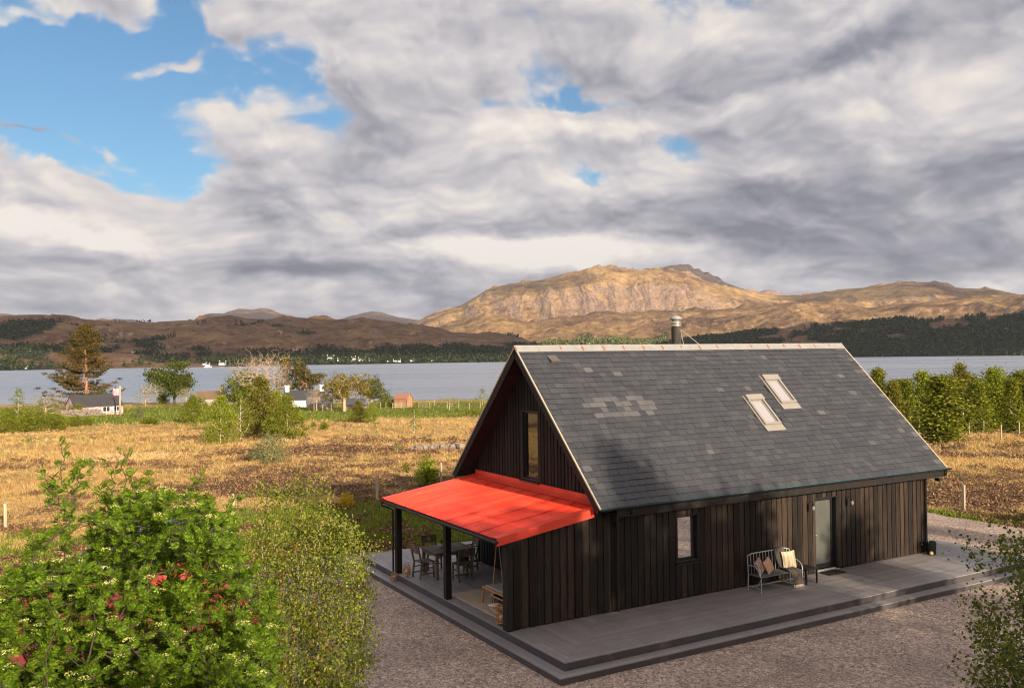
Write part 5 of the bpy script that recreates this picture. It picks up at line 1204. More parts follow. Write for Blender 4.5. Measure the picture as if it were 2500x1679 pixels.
def make_tree(name, label, cat, loc, h, w, kind, group=None, seed=1, rz=0.0):
    leafs = {81: 'birchfar_olive', 83: 'birchfar_bright', 52: 'birchfar_bright', 54: 'birchfar_olive', 66: 'birchfar_bright', 97: 'birchfar_bright'}
    r = np.random.default_rng(seed); R = thing(name, label, cat, loc, rz, group); big = h > 3
    K = dict(
        birch=dict(n=260, z0=.03, shape='birch', leaf='birchfar', bark='whitebark', per=34, sp=.046, ls=.027, r0=.0016),
        sparse=dict(n=110, z0=.12, shape='birch', leaf='birchfar', bark='whitebark', per=7, sp=.045, ls=.034, r0=.0022),
        bush=dict(n=150, z0=.02, shape='bush', leaf='birchfar', bark='bark', per=26, sp=.07, ls=.05, r0=.0015),
        willow=dict(n=150, z0=.0, shape='bush', leaf='willow', bark='palebark', per=18, sp=.065, ls=.042, r0=.0018),
        dark=dict(n=260, z0=.15, shape='round', leaf='darkleaf', bark='bark', per=26, sp=.05, ls=.042, r0=.0022),
        green=dict(n=240, z0=.05, shape='bush', leaf='birchfar', bark='bark', per=28, sp=.05, ls=.040, r0=.0022),
        oak=dict(n=300, z0=.25, shape='round', leaf='oakleaf', bark='palebark', per=20, sp=.045, ls=.036, r0=.0034),
        oakdark=dict(n=280, z0=.25, shape='round', leaf='darkleaf', bark='palebark', per=18, sp=.045, ls=.036, r0=.0034),
        orange=dict(n=190, z0=.12, shape='birch', leaf='oakleaf', bark='pinebark', per=6, sp=.04, ls=.034, r0=.0024),
        pine=dict(n=150, z0=.25, shape='round', leaf='pineneedle', bark='pinebark', per=40, sp=.034, ls=.030, r0=.0042),
        bare=dict(n=1100, z0=.20, shape='round', leaf=None, bark='palebark', per=0, sp=0, ls=0, r0=.0009),
        palebush=dict(n=230, z0=.12, shape='round', leaf='willow', bark='palebark', per=5, sp=.04, ls=.03, r0=.0024))[kind]
    P = crown_points(K['n'], w, h, K['z0']*h, K['shape'], r)
    lean = r.normal(0, .03, 2)*h; top = .92 if K['shape'] == 'birch' else (.55 if K['shape'] == 'round' else .35)
    tr = [[(lean[0]*f*f, lean[1]*f*f, h*top*f) for f in np.linspace(0, 1, 9)]]
    G = grow(P, tr, seg=.09*h, r0=K['r0']*h, expo=.46 if K['shape'] != 'birch' else .38, pull=-.25, r=r)
    skeleton_mesh('trunk', G, [M[K['bark']], M['bark']] if K['bark'] == 'whitebark' else M[K['bark']], R, 5)
    if K['leaf']:
        V, F = leaves_at(P, K['per'], K['sp']*h, K['ls']*h*(1.0 if h > 4 else 1.15), r, .75); npmesh('crown', V, F, M[leafs.get(seed, K['leaf'])], R)
    return R
def plant_px(kind, name, label, cat, px, pyb, pyt, wpx, group=None, seed=1, proto={}, reuse=None, dd=0.0):
    x, y, z, dep = place(px, pyb)
    if dd:      # stands further back, its foot hidden by what is in front
        a = math.atan2((x-CAM[0])*RH[0]+(y-CAM[1])*RH[1], (x-CAM[0])*FH[0]+(y-CAM[1])*FH[1]); d0 = math.hypot(x-CAM[0], y-CAM[1])+dd; x, y = polar(a, d0); z = float(ground_z(np.array([x]), np.array([y]))[0]); dep = d0*math.cos(a)
    s = dep/FPX; a, et = azel(px, pyt); h = CAM[2]+math.hypot(x-CAM[0], y-CAM[1])*math.tan(et)-z; w = wpx*s
    z -= .05
    if reuse is not None and reuse in proto:
        src, h0, w0 = proto[reuse]; c = copy_tree(src); c.location = (x, y, z); c.rotation_euler = (0, 0, rad(seed*67 % 360)); c.scale = (w/w0, w/w0, h/h0); tag(c, label, cat, group); return c
    o = make_tree(name, label, cat, (x, y, z), h, w, kind, group, seed)
    if reuse is not None: proto[reuse] = (o, h, w)
    return o
T = plant_px
G1 = 'trees and bushes on the moor'
# far left clump of bushes by the water
for i, (px, yb, yt, w, lb) in enumerate([
    (16, 986, 938, 60, 'bright green bush at the far left edge of the moor'), (58, 984, 932, 50, 'second bright green bush from the left edge of the moor'), (92, 978, 934, 46, 'green bush left of the paler gap below the pink cottage wall'),
    (132, 978, 940, 44, 'small round green bush in the middle of the left bush row'), (172, 974, 946, 40, 'low green bush at the right part of the left bush row'), (200, 970, 950, 26, 'smallest green bush ending the left bush row')]):
    T('bush', 'bush', lb, 'bush', px, yb, yt, w, 'green bushes in the left row', i+1, reuse='bushA' if i % 2 else 'bushB')
T('palebush', 'willow_bush', 'grey green rounded willow behind the left row of bushes', 'bush', 104, 962, 893, 72, G1, 21)
T('sparse', 'sapling', 'thin upright sapling by the water at the left edge', 'tree', 42, 958, 884, 34, G1, 22)
T('palebush', 'willow_bush', 'low pale scrub between the left bushes and the tall spruce', 'bush', 152, 946, 915, 60, G1, 23)
T('bush', 'bush', 'low dark bush behind the left row close to the water', 'bush', 30, 952, 925, 60, G1, 24)
# around the cottages
T('palebush', 'hawthorn', 'pale low spreading tree right of the pink cottage', 'tree', 332, 926, 865, 76, G1, 31)
T('dark', 'bush', 'low dark conifer growth in front of the pink cottage roof beside the spruce', 'bush', 230, 940, 891, 66, G1, 30)
T('bush', 'bush', 'green scrub left of the spruce foot hiding the end of the pink walls', 'bush', 178, 946, 918, 44, G1, 29)
T('dark', 'tree', 'dark dense round tree standing against the water right of the pink cottage', 'tree', 398, 922, 820, 98, G1, 32)
T('palebush', 'hawthorn', 'pale twiggy small tree in front of the dark round tree', 'tree', 424, 927, 880, 52, G1, 33)
T('green', 'tree', 'blue green domed tree left of the large bare tree', 'tree', 556, 925, 842, 88, G1, 34)
T('bare', 'bare_tree', 'large leafless pale tree rising highest in the cottage grove', 'tree', 594, 925, 797, 142, G1, 35)
T('orange', 'larch', 'rusty orange sparse tree between the bare tree and the pine', 'tree', 652, 925, 815, 56, G1, 36)
T('pine', 'pine', 'dark wind shaped pine with orange trunk behind the white cottage', 'tree', 692, 924, 818, 84, G1, 37)
T('bare', 'bare_tree', 'small bare pale tree in front of the low tin roof', 'tree', 722, 936, 875, 52, G1, 38)
T('oak', 'oak', 'broad golden crowned oak in the middle of the cottage grove', 'tree', 785, 937, 848, 122, G1, 39)
T('oakdark', 'oak', 'darker green oak with pale leaning limbs at the right of the grove', 'tree', 846, 934, 856, 92, G1, 40)
T('bush', 'bush', 'green bush between the dark oak and the brown shed', 'bush', 884, 927, 897, 38, G1, 41)
T('bush', 'bush', 'dark green bush under the dark round tree', 'bush', 372, 922, 893, 26, G1, 42)
# birch clump on the moor
T('birch', 'birch', 'leftmost young birch of the clump in the middle of the moor', 'tree', 440, 964, 903, 58, G1, 51, reuse='bi1')
T('birch', 'birch', 'bright green birch low at the front left of the moor clump', 'tree', 503, 1010, 905, 92, G1, 52, reuse='bi2')
T('sparse', 'birch', 'slim pale stemmed birch in the middle of the moor clump', 'tree', 548, 1004, 898, 58, G1, 53, reuse='sp1')
T('birch', 'birch', 'tallest birch of the moor clump with olive crown', 'tree', 596, 998, 862, 96, G1, 54, reuse='bi3')
T('birch', 'birch', 'right hand dense birch of the moor clump', 'tree', 656, 1000, 902, 88, G1, 55, reuse='bi1')
T('birch', 'birch', 'dark birch behind the right side of the moor clump', 'tree', 630, 992, 893, 84, G1, 56, reuse='bi2', dd=5)
T('willow', 'willow_bush', 'grey green willow bush alone below the moor birch clump', 'bush', 619, 1056, 988, 84, G1, 57)
T('willow', 'willow_bush', 'small olive shrub touching the left of the grey willow bush', 'bush', 578, 1050, 1020, 40, G1, 58)
T('birch', 'birch', 'small green birch pair on the pasture, left one', 'tree', 817, 963, 914, 40, G1, 59, reuse='bi3')
T('birch', 'birch', 'small reddish tinged birch on the pasture, right one of the pair', 'tree', 848, 963, 918, 38, G1, 60, reuse='bi2')
T('sparse', 'sapling', 'thin birch sapling with bare foot right of the brown shed', 'tree', 945, 988, 922, 30, G1, 61, reuse='sp1')
T('sparse', 'sapling', 'small faint sapling on the golden grass below the pasture', 'tree', 855, 1000, 960, 18, G1, 62, reuse='sp1')
T('bush', 'bush', 'tiny green bush on the golden grass right of the birch clump', 'bush', 740, 980, 960, 20, G1, 63, reuse='bushA')
T('bush', 'bush', 'faint small bush just right of the moor birch clump', 'bush', 715, 975, 960, 14, G1, 64, reuse='bushB')
T('sparse', 'sapling', 'short green sapling in the brown heather before the black gable', 'tree', 906, 1036, 1008, 18, G1, 65, reuse='sp1')
T('bush', 'bush', 'bright yellow green young birch close to the red porch roof', 'bush', 972, 1106, 1040, 50, G1, 66)
T('bush', 'bush', 'low green bush beside the birch near the porch roof', 'bush', 925, 1075, 1052, 22, G1, 67, reuse='bushB')
T('palebush', 'willow_bush', 'pale twiggy scrub right of the brown shed', 'bush', 962, 935, 908, 34, G1, 68)
T('palebush', 'willow_bush', 'taller pale scrub near the shore between shed and gable', 'bush', 1025, 935, 900, 42, G1, 69)
T('sparse', 'sapling', 'upright green sapling against the water beside the black gable', 'tree', 1100, 925, 887, 36, G1, 70)
T('bush', 'bush', 'dark bramble mound beside the black gable', 'bush', 1085, 945, 924, 70, G1, 71)
T('bush', 'bush', 'green bush in front of the old cottage roof', 'bush', 450, 940, 905, 60, G1, 72)
T('willow', 'willow_bush', 'small thin shrub on the slope below the pink cottage', 'bush', 318, 952, 920, 18, G1, 73)
T('bush', 'bush', 'flat green shrub in the golden grass below the pink cottage', 'bush', 345, 968, 950, 40, G1, 74, reuse='bushA')
T('bush', 'gorse_bush', 'yellow flowering gorse beyond the foreground birch', 'bush', 790, 1158, 1122, 34, G1, 75)
g_ = [o for o in bpy.data.objects if o.name.startswith('gorse_bush')][0]
for ch in g_.children:
    if ch.name.startswith('crown'): ch.data.materials[0] = M['gorse']
# birch wood to the right of the house
RB = [(2004, 985, 846, 44, 'conical birch top just beside the far roof edge'), (2038, 996, 878, 62, 'olive birch second along from the far roof edge'), (2070, 984, 861, 44, 'birch third along from the far roof edge'), (2104, 986, 851, 66, 'tall pointed birch left of the middle of the right hand wood'),
      (2148, 1008, 862, 82, 'broad bright birch standing furthest forward in the right hand wood'), (2192, 978, 834, 76, 'tallest birch in the right hand wood with brownish crown'), (2228, 986, 862, 58, 'upright birch right of the tallest one'), (2268, 978, 846, 74, 'light green birch with thin pale stems in the right hand wood'),
      (2310, 984, 866, 56, 'birch with white stem near the right edge of the picture'), (2345, 978, 857, 66, 'birch cut off by the right edge of the picture'), (2175, 980, 880, 60, 'shorter birch in front of the tallest one'), (2250, 978, 870, 56, 'low birch filling between two taller ones on the right'), (2325, 976, 874, 54, 'low birch filling in near the right edge')]
for i, (px, yb, yt, w, lb) in enumerate(RB): T('birch', 'birch', lb, 'tree', px, yb, yt-[0, 6, -7, 4, 0, 3, -9, 6][i % 8], w*[.8, 1, .7, .85, 1, .75][i % 6], 'birch wood right of the house', 80+i, reuse='rb%d' % (i % 4))
T('sparse', 'birch', 'small sunlit birch with two white stems at the front of the right hand wood', 'tree', 2097, 992, 905, 50, 'birch wood right of the house', 97)
for i, (px, yt, w, lb) in enumerate([(2052, 870, 60, 'brownish birch crown showing behind the left of the wood'), (2120, 868, 70, 'birch crown behind the pointed birch'), (2210, 856, 60, 'dark birch crown deep in the wood'), (2290, 860, 60, 'birch crown behind the white stemmed one'), (2330, 850, 50, 'russet crown at the right edge behind the birches')]):
    T('birch', 'birch', lb, 'tree', px, 978, yt, w, 'birch wood right of the house', 100+i, reuse='rb%d' % (i % 4), dd=9)
for i, (px, yt, lb) in enumerate([(2400, 862, 'first'), (2460, 850, 'second'), (2530, 868, 'third'), (2610, 855, 'fourth'), (2700, 848, 'fifth'), (2810, 860, 'sixth')]): T('birch', 'birch', lb+' birch of the wood beyond the right edge of the picture', 'tree', px, 984+6*(i % 2), yt, 66, 'birch wood right of the house', 120+i, reuse='rb%d' % (i % 4))
T('pine', 'pine', 'small dark round pine top above the birches near the right edge', 'tree', 2310, 945, 839, 30, None, 110, dd=25)
T('pine', 'pine', 'dark pine top at the very right edge above the birches', 'tree', 2336, 945, 836, 30, None, 111, dd=30)

# the tall spruce
def spruce():
    x, y, z, dep = place(196, 935); s = dep/FPX; H = (935-740)*s; r = np.random.default_rng(5)
    R = thing('spruce', 'tall rusty tipped spruce standing above the pink cottage', 'tree', (x, y, z-.1)); A, B, ra, rb = [], [], [], []; sp = []
    N = 26; tp = [(0.02*H*math.sin(f*5)*f, 0, H*f) for f in np.linspace(0, 1, N)]
    for i in range(N-1): A.append(tp[i]); B.append(tp[i+1]); ra.append(H*.020*(1-i/N)**.8+.02); rb.append(H*.020*(1-(i+1)/N)**.8+.02)
    f = .07
    while f < .985:
        zb = H*f
        L = H*np.interp(f, [0, .15, .28, .42, .55, .68, .80, .92, 1], [.34, .42, .44, .37, .30, .21, .15, .075, .01])
        for k in range(5):
            a = r.uniform(0, 6.28); l = L*r.uniform(.45, 1.15); droop = np.interp(f, [0, .4, .8, 1], [-.02, .10, .38, .9]); p0 = np.array([0, 0, zb]); n = 7; pv = p0
            pass
            for j in range(1, n+1):
                t = j/n; p = p0+np.array([math.cos(a)*l*t, math.sin(a)*l*t, l*(droop*t-.26*math.sin(t*2.4)*(1-f*.6)+.16*t*t)])
                A.append(pv); B.append(p); ra.append(.012*H*.25*(1-t*.8)*(1-f*.5)+.006); rb.append(.012*H*.25*(1-t*.8)*(1-f*.5)+.004); 
                dens = 1.0
                if t > .25:
                    m_ = int((64 if f > .5 else 78)*dens); q = p+r.normal(0, 1, (m_, 3))*np.array([.022, .022, .0075])*H*(.5+.6*(1-abs(t-.6)))-np.array([0, 0, .006*H]); sp.append(q)
                pv = p
        f += .030 if f > .5 else .036
    V, F = tubes_np(A, B, ra, rb, 6); npmesh('trunk', V, F, M['pinebark'], R, True)
    P = np.concatenate(sp); V, F = quads(P, H*.0165*r.uniform(.6, 1.3, len(P)), .45, (0, 0, -.9)); npmesh('crown', V, F, M['needle'], R)
spruce()

# ------------------------------------------------------------------ foreground rowan, leaf by leaf
def leaf_proto(pairs=6, L=.155):
    """pinnate leaf in the xz... plane: quads (n,4,3) pointing along +x"""
    Q = []
    for i in range(pairs):
        x = L*(.22+.66*i/(pairs-1)); ll = L*.36*(1-.35*abs(i/(pairs-1)-.45)); w = ll*.48
        for s in (-1, 1):
            d = np.array([.45, s*.9, -.18]); d /= np.linalg.norm(d); n = np.array([.9*s*-1, .45, 0])*-1; n = np.array([-d[1], d[0], 0]); n /= np.linalg.norm(n)
            b = np.array([x, 0, -.10*x]); Q.append([b, b+d*ll*.5+n*w*.5, b+d*ll, b+d*ll*.5-n*w*.5])
    b = np.array([L*.9, 0, -.1*L]); Q.append([b, b+np.array([.2*L, .05*L, -.02*L]), b+np.array([.38*L, 0, -.06*L]), b+np.array([.2*L, -.05*L, -.02*L])])
    Q.append([np.array([0, -.0018, 0]), np.array([0, .0018, 0]), np.array([L*.95, .001, -.1*L]), np.array([L*.95, -.001, -.1*L])])
    return np.array(Q)
def orient(Q, P, D, UPv, S):
    """copies of quads Q at points P, x axis along D"""
    D = D/(np.linalg.norm(D, axis=1, keepdims=True)+1e-9); Y = np.cross(UPv, D); Y /= np.linalg.norm(Y, axis=1, keepdims=True)+1e-9; Z = np.cross(D, Y)
    R = np.stack([D, Y, Z], 1)                    # rows = local axes
    V = np.einsum('qkc,ncd->nqkd', Q, R)*S[:, None, None, None]+P[:, None, None]; return V.reshape(-1, 3)
def rowan(name, label, loc, P, stems, seed, S=1.0, leafm='rowan', flowers=True, per=6, barkm='bark', r0=.0026, nshoot=0):
    r = np.random.default_rng(seed); R = thing(name, label, 'tree', loc)
    G = grow(P, stems, seg=.20, r0=r0, expo=.37, pull=-.2, r=r); skeleton_mesh('branches', G, M[barkm], R, 5)
    N, Pn, R_, e, tips = G; isb = grow.order[:len(tips)] < len(P)-nshoot; ST_ = N[tips[~isb]]; tips = tips[isb]; T_ = N[tips]
    # shoots: every tip and a few nodes below it carry rosettes
    X = np.concatenate([T_, N[Pn[tips]][r.random(len(tips)) < .95]]); n = len(X)
    Pp = np.concatenate([np.repeat(X, per, 0), np.repeat(ST_, 3, 0)]); n = len(Pp); per = 1; a = r.uniform(0, 6.28, n*per); tilt = r.uniform(-.45, 1.1, n*per); D = np.stack([np.cos(a)*np.cos(tilt), np.sin(a)*np.cos(tilt), np.sin(tilt)], -1)
    U = np.array([[0, 0, 1.]])+r.normal(0, .8, (n*per, 3)); Q = leaf_proto(); V = orient(Q, Pp, D, U, S*r.uniform(.7, 1.15, n*per)); npmesh('foliage', V, np.arange(len(V)).reshape(-1, 4), M[leafm], R)
    if flowers:
        fx = T_[r.random(len(T_)) < .20]+np.array([0, 0, .05]); k = 46; a = r.uniform(0, 6.28, (len(fx), k)); q = np.sqrt(r.random((len(fx), k)))*.058; ho = r.normal(0, .004, (len(fx), k))
        C_ = fx[:, None]+np.stack([q*np.cos(a), q*np.sin(a), .02-q*q*5+ho], -1); V, F = quads(C_.reshape(-1, 3), .013, 1.0); npmesh('blossom', V, F, M['flower'], R)
    return R
def lateral(px, py, dep):
    d = ray(px, py); return CAM+d*dep
def fg_rowan():
    r = np.random.default_rng(31); base = lateral(330, 1300, 9.6); base[2] = GZ; pts = []
    # skyline of the crown as it stands against the moor: height falls towards the right
    top = lambda px: np.interp(px, [-160, 0, 60, 120, 220, 300, 380, 450, 520, 580, 625, 660], [1330, 1310, 1250, 1165, 1150, 1110, 1115, 1120, 1155, 1260, 1340, 1420])
    while len(pts) < 3300:
        px = r.uniform(-260, 640); py = r.uniform(1100, 2150); dep = r.normal(9.4, .95)
        if dep < 7.6 or dep > 11.4 or py < top(px)+18*abs(r.normal()): continue
        if px > 560+.28*(min(py, 1500)-1300) and r.random() < .6: continue
        if px < 200 and py < 1290 and r.random() < .72: continue
        if py > 1600 and r.random() < .45: continue
        p = lateral(px, py, dep)
        if p[2] > .6: pts.append(p-base)
    pts = np.array(pts)
    # a few leaders shoot well above the rest
    sh = []
    for (bx, by, tx, ty, dep) in ((150, 1200, 138, 1010, 9.0), (165, 1220, 100, 1075, 9.2), (175, 1180, 172, 1075, 9.1), (200, 1200, 236, 1110, 9.3), (275, 1190, 285, 1030, 9.0), (265, 1160, 253, 1050, 9.1), (300, 1190, 316, 1085, 9.2), (345, 1170, 345, 1075, 9.4), (420, 1160, 455, 1085, 9.3), (120, 1160, 120, 1090, 9.1), (505, 1200, 540, 1130, 9.2), (70, 1300, 75, 1215, 9.0), (175, 1110, 190, 1050, 9.1), (50, 1270, 110, 1225, 9.2)):
        for t in np.linspace(.1, 1, 10): sh.append(lateral(bx+(tx-bx)*t+r.normal(0, 7), by+(ty-by)*t, dep)-base)
    P = np.concatenate([pts, np.array(sh)])
    stems = [[(0, 0, 0), (.05, .1, .5), (.1, .2, 1.2), (.15, .2, 2.0), (.2, .25, 2.9)], [(-.2, .1, .6), (-.5, .2, 1.4), (-.8, .3, 2.4), (-1.0, .3, 3.3)], [(.3, -.1, .7), (.6, -.2, 1.5), (.8, -.3, 2.4)], [(-.3, -.3, .7), (-.8, -.5, 1.6), (-1.5, -.6, 2.6)], [(.1, .4, .8), (.1, .9, 1.8), (.0, 1.2, 2.8)], [(-.5, .2, .5), (-1.4, .6, 1.4), (-2.2, 1.0, 2.3)]]
    rowan('rowan', 'large leafy rowan covered in cream blossom filling the lower left corner', tuple(base), P, stems, 32, S=.62, nshoot=len(sh))
fg_rowan()
def fg_birch():
    r = np.random.default_rng(41); base = lateral(690, 1500, 12.3); base[2] = GZ; pts = []
    lo = lambda py: np.interp(py, [1085, 1140, 1200, 1300, 1400, 1500, 1700, 2000], [690, 630, 590, 572, 585, 610, 630, 650]); hi = lambda py: np.interp(py, [1085, 1140, 1200, 1260, 1300, 1400, 1460, 1560, 1700, 2000], [705, 745, 790, 838, 842, 845, 852, 820, 800, 770])
    while len(pts) < 1150:
        py = r.uniform(1085, 1900); px = r.uniform(560, 860); 
        if not lo(py) < px+r.normal(0, 5) < hi(py): continue
        if py > 1600 and r.random() < .3: continue
        if r.random() < np.interp(py, [1090, 1140, 1200, 1270], [.86, .66, .35, 0]): continue
        dep = 12.3+r.normal(0, .55)*np.interp(py, [1085, 1300], [.3, 1]); pts.append(lateral(px, py, dep)-base)
    for (bx, by, tx, ty) in ((690, 1120, 683, 1078), (640, 1160, 632, 1105), (720, 1130, 730, 1085), (820, 1260, 858, 1240), (600, 1200, 610, 1130), (800, 1230, 800, 1195), (590, 1130, 595, 1100)):
        for t in np.linspace(0, 1, 5): pts.append(lateral(bx+(tx-bx)*t, by+(ty-by)*t, 12.3)-base)
    P = np.array(pts)
    def ln(q): return [tuple(lateral(px, py, dp)-base) for px, py, dp in q]
    stems = [[(0, 0, 0)]+ln([(668, 1700, 12.3), (660, 1560, 12.2), (668, 1440, 12.2), (672, 1330, 12.2), (680, 1230, 12.3), (684, 1140, 12.3)]), ln([(705, 1700, 12.4), (700, 1580, 12.4), (712, 1480, 12.5), (718, 1380, 12.5), (715, 1280, 12.5), (718, 1180, 12.4)]), ln([(690, 1700, 12.1), (720, 1560, 12.0), (745, 1450, 11.9), (780, 1350, 11.9)]), ln([(640, 1650, 12.4), (625, 1500, 12.5), (612, 1360, 12.5), (605, 1250, 12.5)])]
    R = thing('birch', 'airy yellow green birch with red brown stems beside the gravel in the foreground', 'tree', tuple(base)); G = grow(P, stems, seg=.18, r0=.0022, expo=.46, pull=-.9, r=r)
    skeleton_mesh('branches', G, [M['redbark'], M['bark']], R, 5); N, Pn, R_, e, tips = G
    thin = N[e[R_[e] < .010]]; X = np.concatenate([N[tips], N[tips], thin]); n = len(X); per = 13
    Q = np.repeat(X, per, 0)+r.normal(0, .085, (n*per, 3))-np.array([0, 0, .03]); V, F = quads(Q, .034*r.uniform(.6, 1.25, len(Q)), .78, (0, 0, -.8)); npmesh('foliage', V, F, M['birchleaf'], R)
    # catkins
    X = N[tips][r.random(len(tips)) < .5]; X = np.repeat(X, 2, 0); X = X+r.normal(0, .06, X.shape); V, F = tubes_np(X, X-np.array([0, 0, .045]), np.full(len(X), .004), np.full(len(X), .003), 4); npmesh('catkins', V, F, M['gorse'] if False else M['palebark'], R)
fg_birch()
M['shadeleaf'] = leafmat('birch_leaf_dull', g3(.05, .075, .012), g3(.11, .14, .022), g3(.22, .24, .05))
def fg_right():
    r = np.random.default_rng(51); base = lateral(2420, 1500, 9.6); base[2] = GZ; pts = []
    edge = lambda py: np.interp(py, [1190, 1215, 1250, 1290, 1330, 1400, 1450, 1520, 1700, 2000], [2330, 2290, 2200, 2225, 2225, 2222, 2200, 2190, 2230, 2300])
    while len(pts) < 900:
        py = r.uniform(1190, 2000); px = r.uniform(2180, 2900); d = px-edge(py)+r.normal(0, 22)
        if d < 0: continue
        if d < 90 and r.random() < np.interp(py, [1200, 1330, 1420, 1568], [.80, .72, .55, .62]): continue
        if py < 1190+ (2330-px)*.3 : continue
        pts.append(lateral(px, py, 9.6+r.normal(0, .6))-base)
    P = np.array(pts); R = thing('birch_bush', 'dull green small leaved birch bush at the lower right edge', 'tree', tuple(base))
    stems = [[(0, 0, 0), (0, .05, .8), (.05, .1, 1.8), (.1, .1, 2.8)], [(-.1, .3, .8), (-.3, .6, 1.7), (-.4, .8, 2.5)], [(.3, -.2, .9), (.5, -.4, 2.0)]]
    G = grow(P, stems, seg=.16, r0=.0020, expo=.42, pull=-.6, r=r); skeleton_mesh('branches', G, [M['redbark'], M['bark']], R, 5); N, Pn, R_, e, tips = G
    X = np.concatenate([N[tips], N[tips], N[e[R_[e] < .008]]]); n = len(X); per = 15
    Q = np.repeat(X, per, 0)+r.normal(0, .09, (n*per, 3)); V, F = quads(Q, .048*r.uniform(.65, 1.2, len(Q)), .72); npmesh('foliage', V, F, M['shadeleaf'], R)
fg_right()
# trees standing behind and beside the camera: they break the low sun over the yard, deck and wall
def shade_tree(x, y, h, w, seed, label, reuse, proto={}):
    if reuse in proto:
        s0, h0, w0 = proto[reuse]; c = copy_tree(s0); c.location = (x, y, GZ); c.rotation_euler = (0, 0, seed); c.scale = (w/w0, w/w0, h/h0); tag(c, label, 'tree', 'birches along the south edge of the yard'); return
    proto[reuse] = (make_tree('birch', label, 'tree', (x, y, GZ), h, w, 'birch', 'birches along the south edge of the yard', seed), h, w)
ST = [(-24, -27, 7.2, 5.5), (-18.5, -25, 6.8, 5.4), (-13.5, -28, 8.8, 6.2), (-8.4, -26, 8.1, 6.0), (-4.0, -28.5, 9.8, 6.4), (0.2, -26, 10.2, 6.2), (4.3, -29, 12.1, 5.4), (8.0, -26.5, 9.9, 5.8), (12.2, -29, 9.6, 5.8), (16.2, -26.5, 8.7, 5.6), (20.4, -29, 9.0, 6.0), (24.5, -27, 8.6, 5.8), (-1.8, -33.5, 12.0, 7.0), (2.2, -34.5, 12.5, 7.0), (6.4, -33.5, 11.8, 7.0)]
SL_ = ['westernmost birch', 'second birch from the west', 'third birch from the west', 'birch left behind the viewer', 'tall birch straight behind the viewer', 'birch a little right behind the viewer', 'tall birch facing the porch corner', 'tallest birch', 'birch facing the kitchen window', 'birch facing the front door', 'second birch from the east', 'easternmost birch', 'back birch nearest the west', 'tallest back birch', 'back birch nearest the east']
for i, (x, y, h, w) in enumerate(ST): shade_tree(x, y, h, w, 200+i, SL_[i]+' of the row behind the gravel yard', i % 2)
# ================================================================== COTTAGES, SHED, FENCES, CAR
def gable_house(root_name, label, px, pyb, wpx, h_wall, h_roof, depth, wallm, roofm, yaw=0.0, chim=((1, 1.0),), wins=(), chimm=None, dd=0, cat='cottage', roof_over=.15):
    x, y, z, dep = place(px, pyb)
    a = math.atan2((x-CAM[0])*RH[0]+(y-CAM[1])*RH[1], (x-CAM[0])*FH[0]+(y-CAM[1])*FH[1])
    if dd: d0 = math.hypot(x-CAM[0], y-CAM[1])+dd; x, y = polar(a, d0); z = float(ground_z(np.array([x]), np.array([y]))[0]); dep = d0*math.cos(a)
    s = dep/FPX; W = wpx*s; R = thing(root_name, label, cat, (x, y, z), YAW-math.pi/2-a+yaw)
    hw = h_wall*s; hr = h_roof*s
    b = MB(); b.box(-W/2, W/2, 0, depth, -.6, hw); b.prism([(-W/2, 0, hw), (-W/2, depth, hw), (-W/2, depth/2, hw+hr-.06)], (.25, 0, 0)); b.prism([(W/2-.25, 0, hw), (W/2-.25, depth, hw), (W/2-.25, depth/2, hw+hr-.06)], (.25, 0, 0)); b.build('wall', wallm, R)
    b = MB(); o = roof_over; k = hr/(depth/2)
    for sg in (0, 1):
        ye = -o if sg == 0 else depth+o
        b.hexa([(-W/2-.08, ye, hw-o*k), (W/2+.08, ye, hw-o*k), (W/2+.08, depth/2, hw+hr), (-W/2-.08, depth/2, hw+hr), (-W/2-.08, ye, hw-o*k+.12), (W/2+.08, ye, hw-o*k+.12), (W/2+.08, depth/2, hw+hr+.12), (-W/2-.08, depth/2, hw+hr+.12)])
    rf = b.build('roof', roofm, R)
    for sx, sc in chim:
        b = MB(); cx = sx*(W/2-.45); b.box(cx-.45, cx+.45, depth/2-.5, depth/2+.5, hw+hr-.7, hw+hr+.9*sc); b.box(cx-.52, cx+.52, depth/2-.56, depth/2+.56, hw+hr+.9*sc, hw+hr+1.02*sc)
        c = b.build('chimney', chimm or wallm, R); b = MB(); b.lathe([(.14, 0), (.12, .45)], (cx, depth/2, hw+hr+1.02*sc), 10); b.build('chimney_pot', M['darkroof'], c)
    for (u, z0, w, h) in wins:
        b = MB(); b.box(u*W/2-w/2, u*W/2+w/2, -.05, .02, z0, z0+h); wi = b.build('window', M['white'], R)
        b = MB(); b.box(u*W/2-w/2+.08, u*W/2-.03, -.06, -.051, z0+.08, z0+h-.08); b.box(u*W/2+.03, u*W/2+w/2-.08, -.06, -.051, z0+.08, z0+h-.08); b.build('pane', M['glass_room'], wi)
    return R, W, hw, hr, s
gable_house('pink_cottage', 'low cottage with flaking pink and white walls and dark roof behind the spruce', 226, 945, 104, 19, 24, 6.5, M['pink'], M['darkroof'], rad(14), ((1, 1.1),), ((.30, .45, 1.3, 1.0), (.72, .5, 1.0, .9)))
gable_house('outbuilding', 'low pink walled outbuilding left of the spruce trunk', 184, 939, 30, 12, 5, 3.5, M['pink'], M['tin'], rad(10), ())
gable_house('old_cottage', 'old cottage with mossy brown roof and stone chimney left of the domed tree', 478, 925, 58, 16, 16, 6, simple('grey_render', (.34, .30, .26), .9), M['brownroof'], rad(-6), ((1, 1.0),), (), M['stone'])
gable_house('outbuilding', 'dark low slate roof joining the old cottage to the domed tree', 524, 925, 34, 11, 12, 5, M['stone'], M['darkroof'], rad(-4), ())
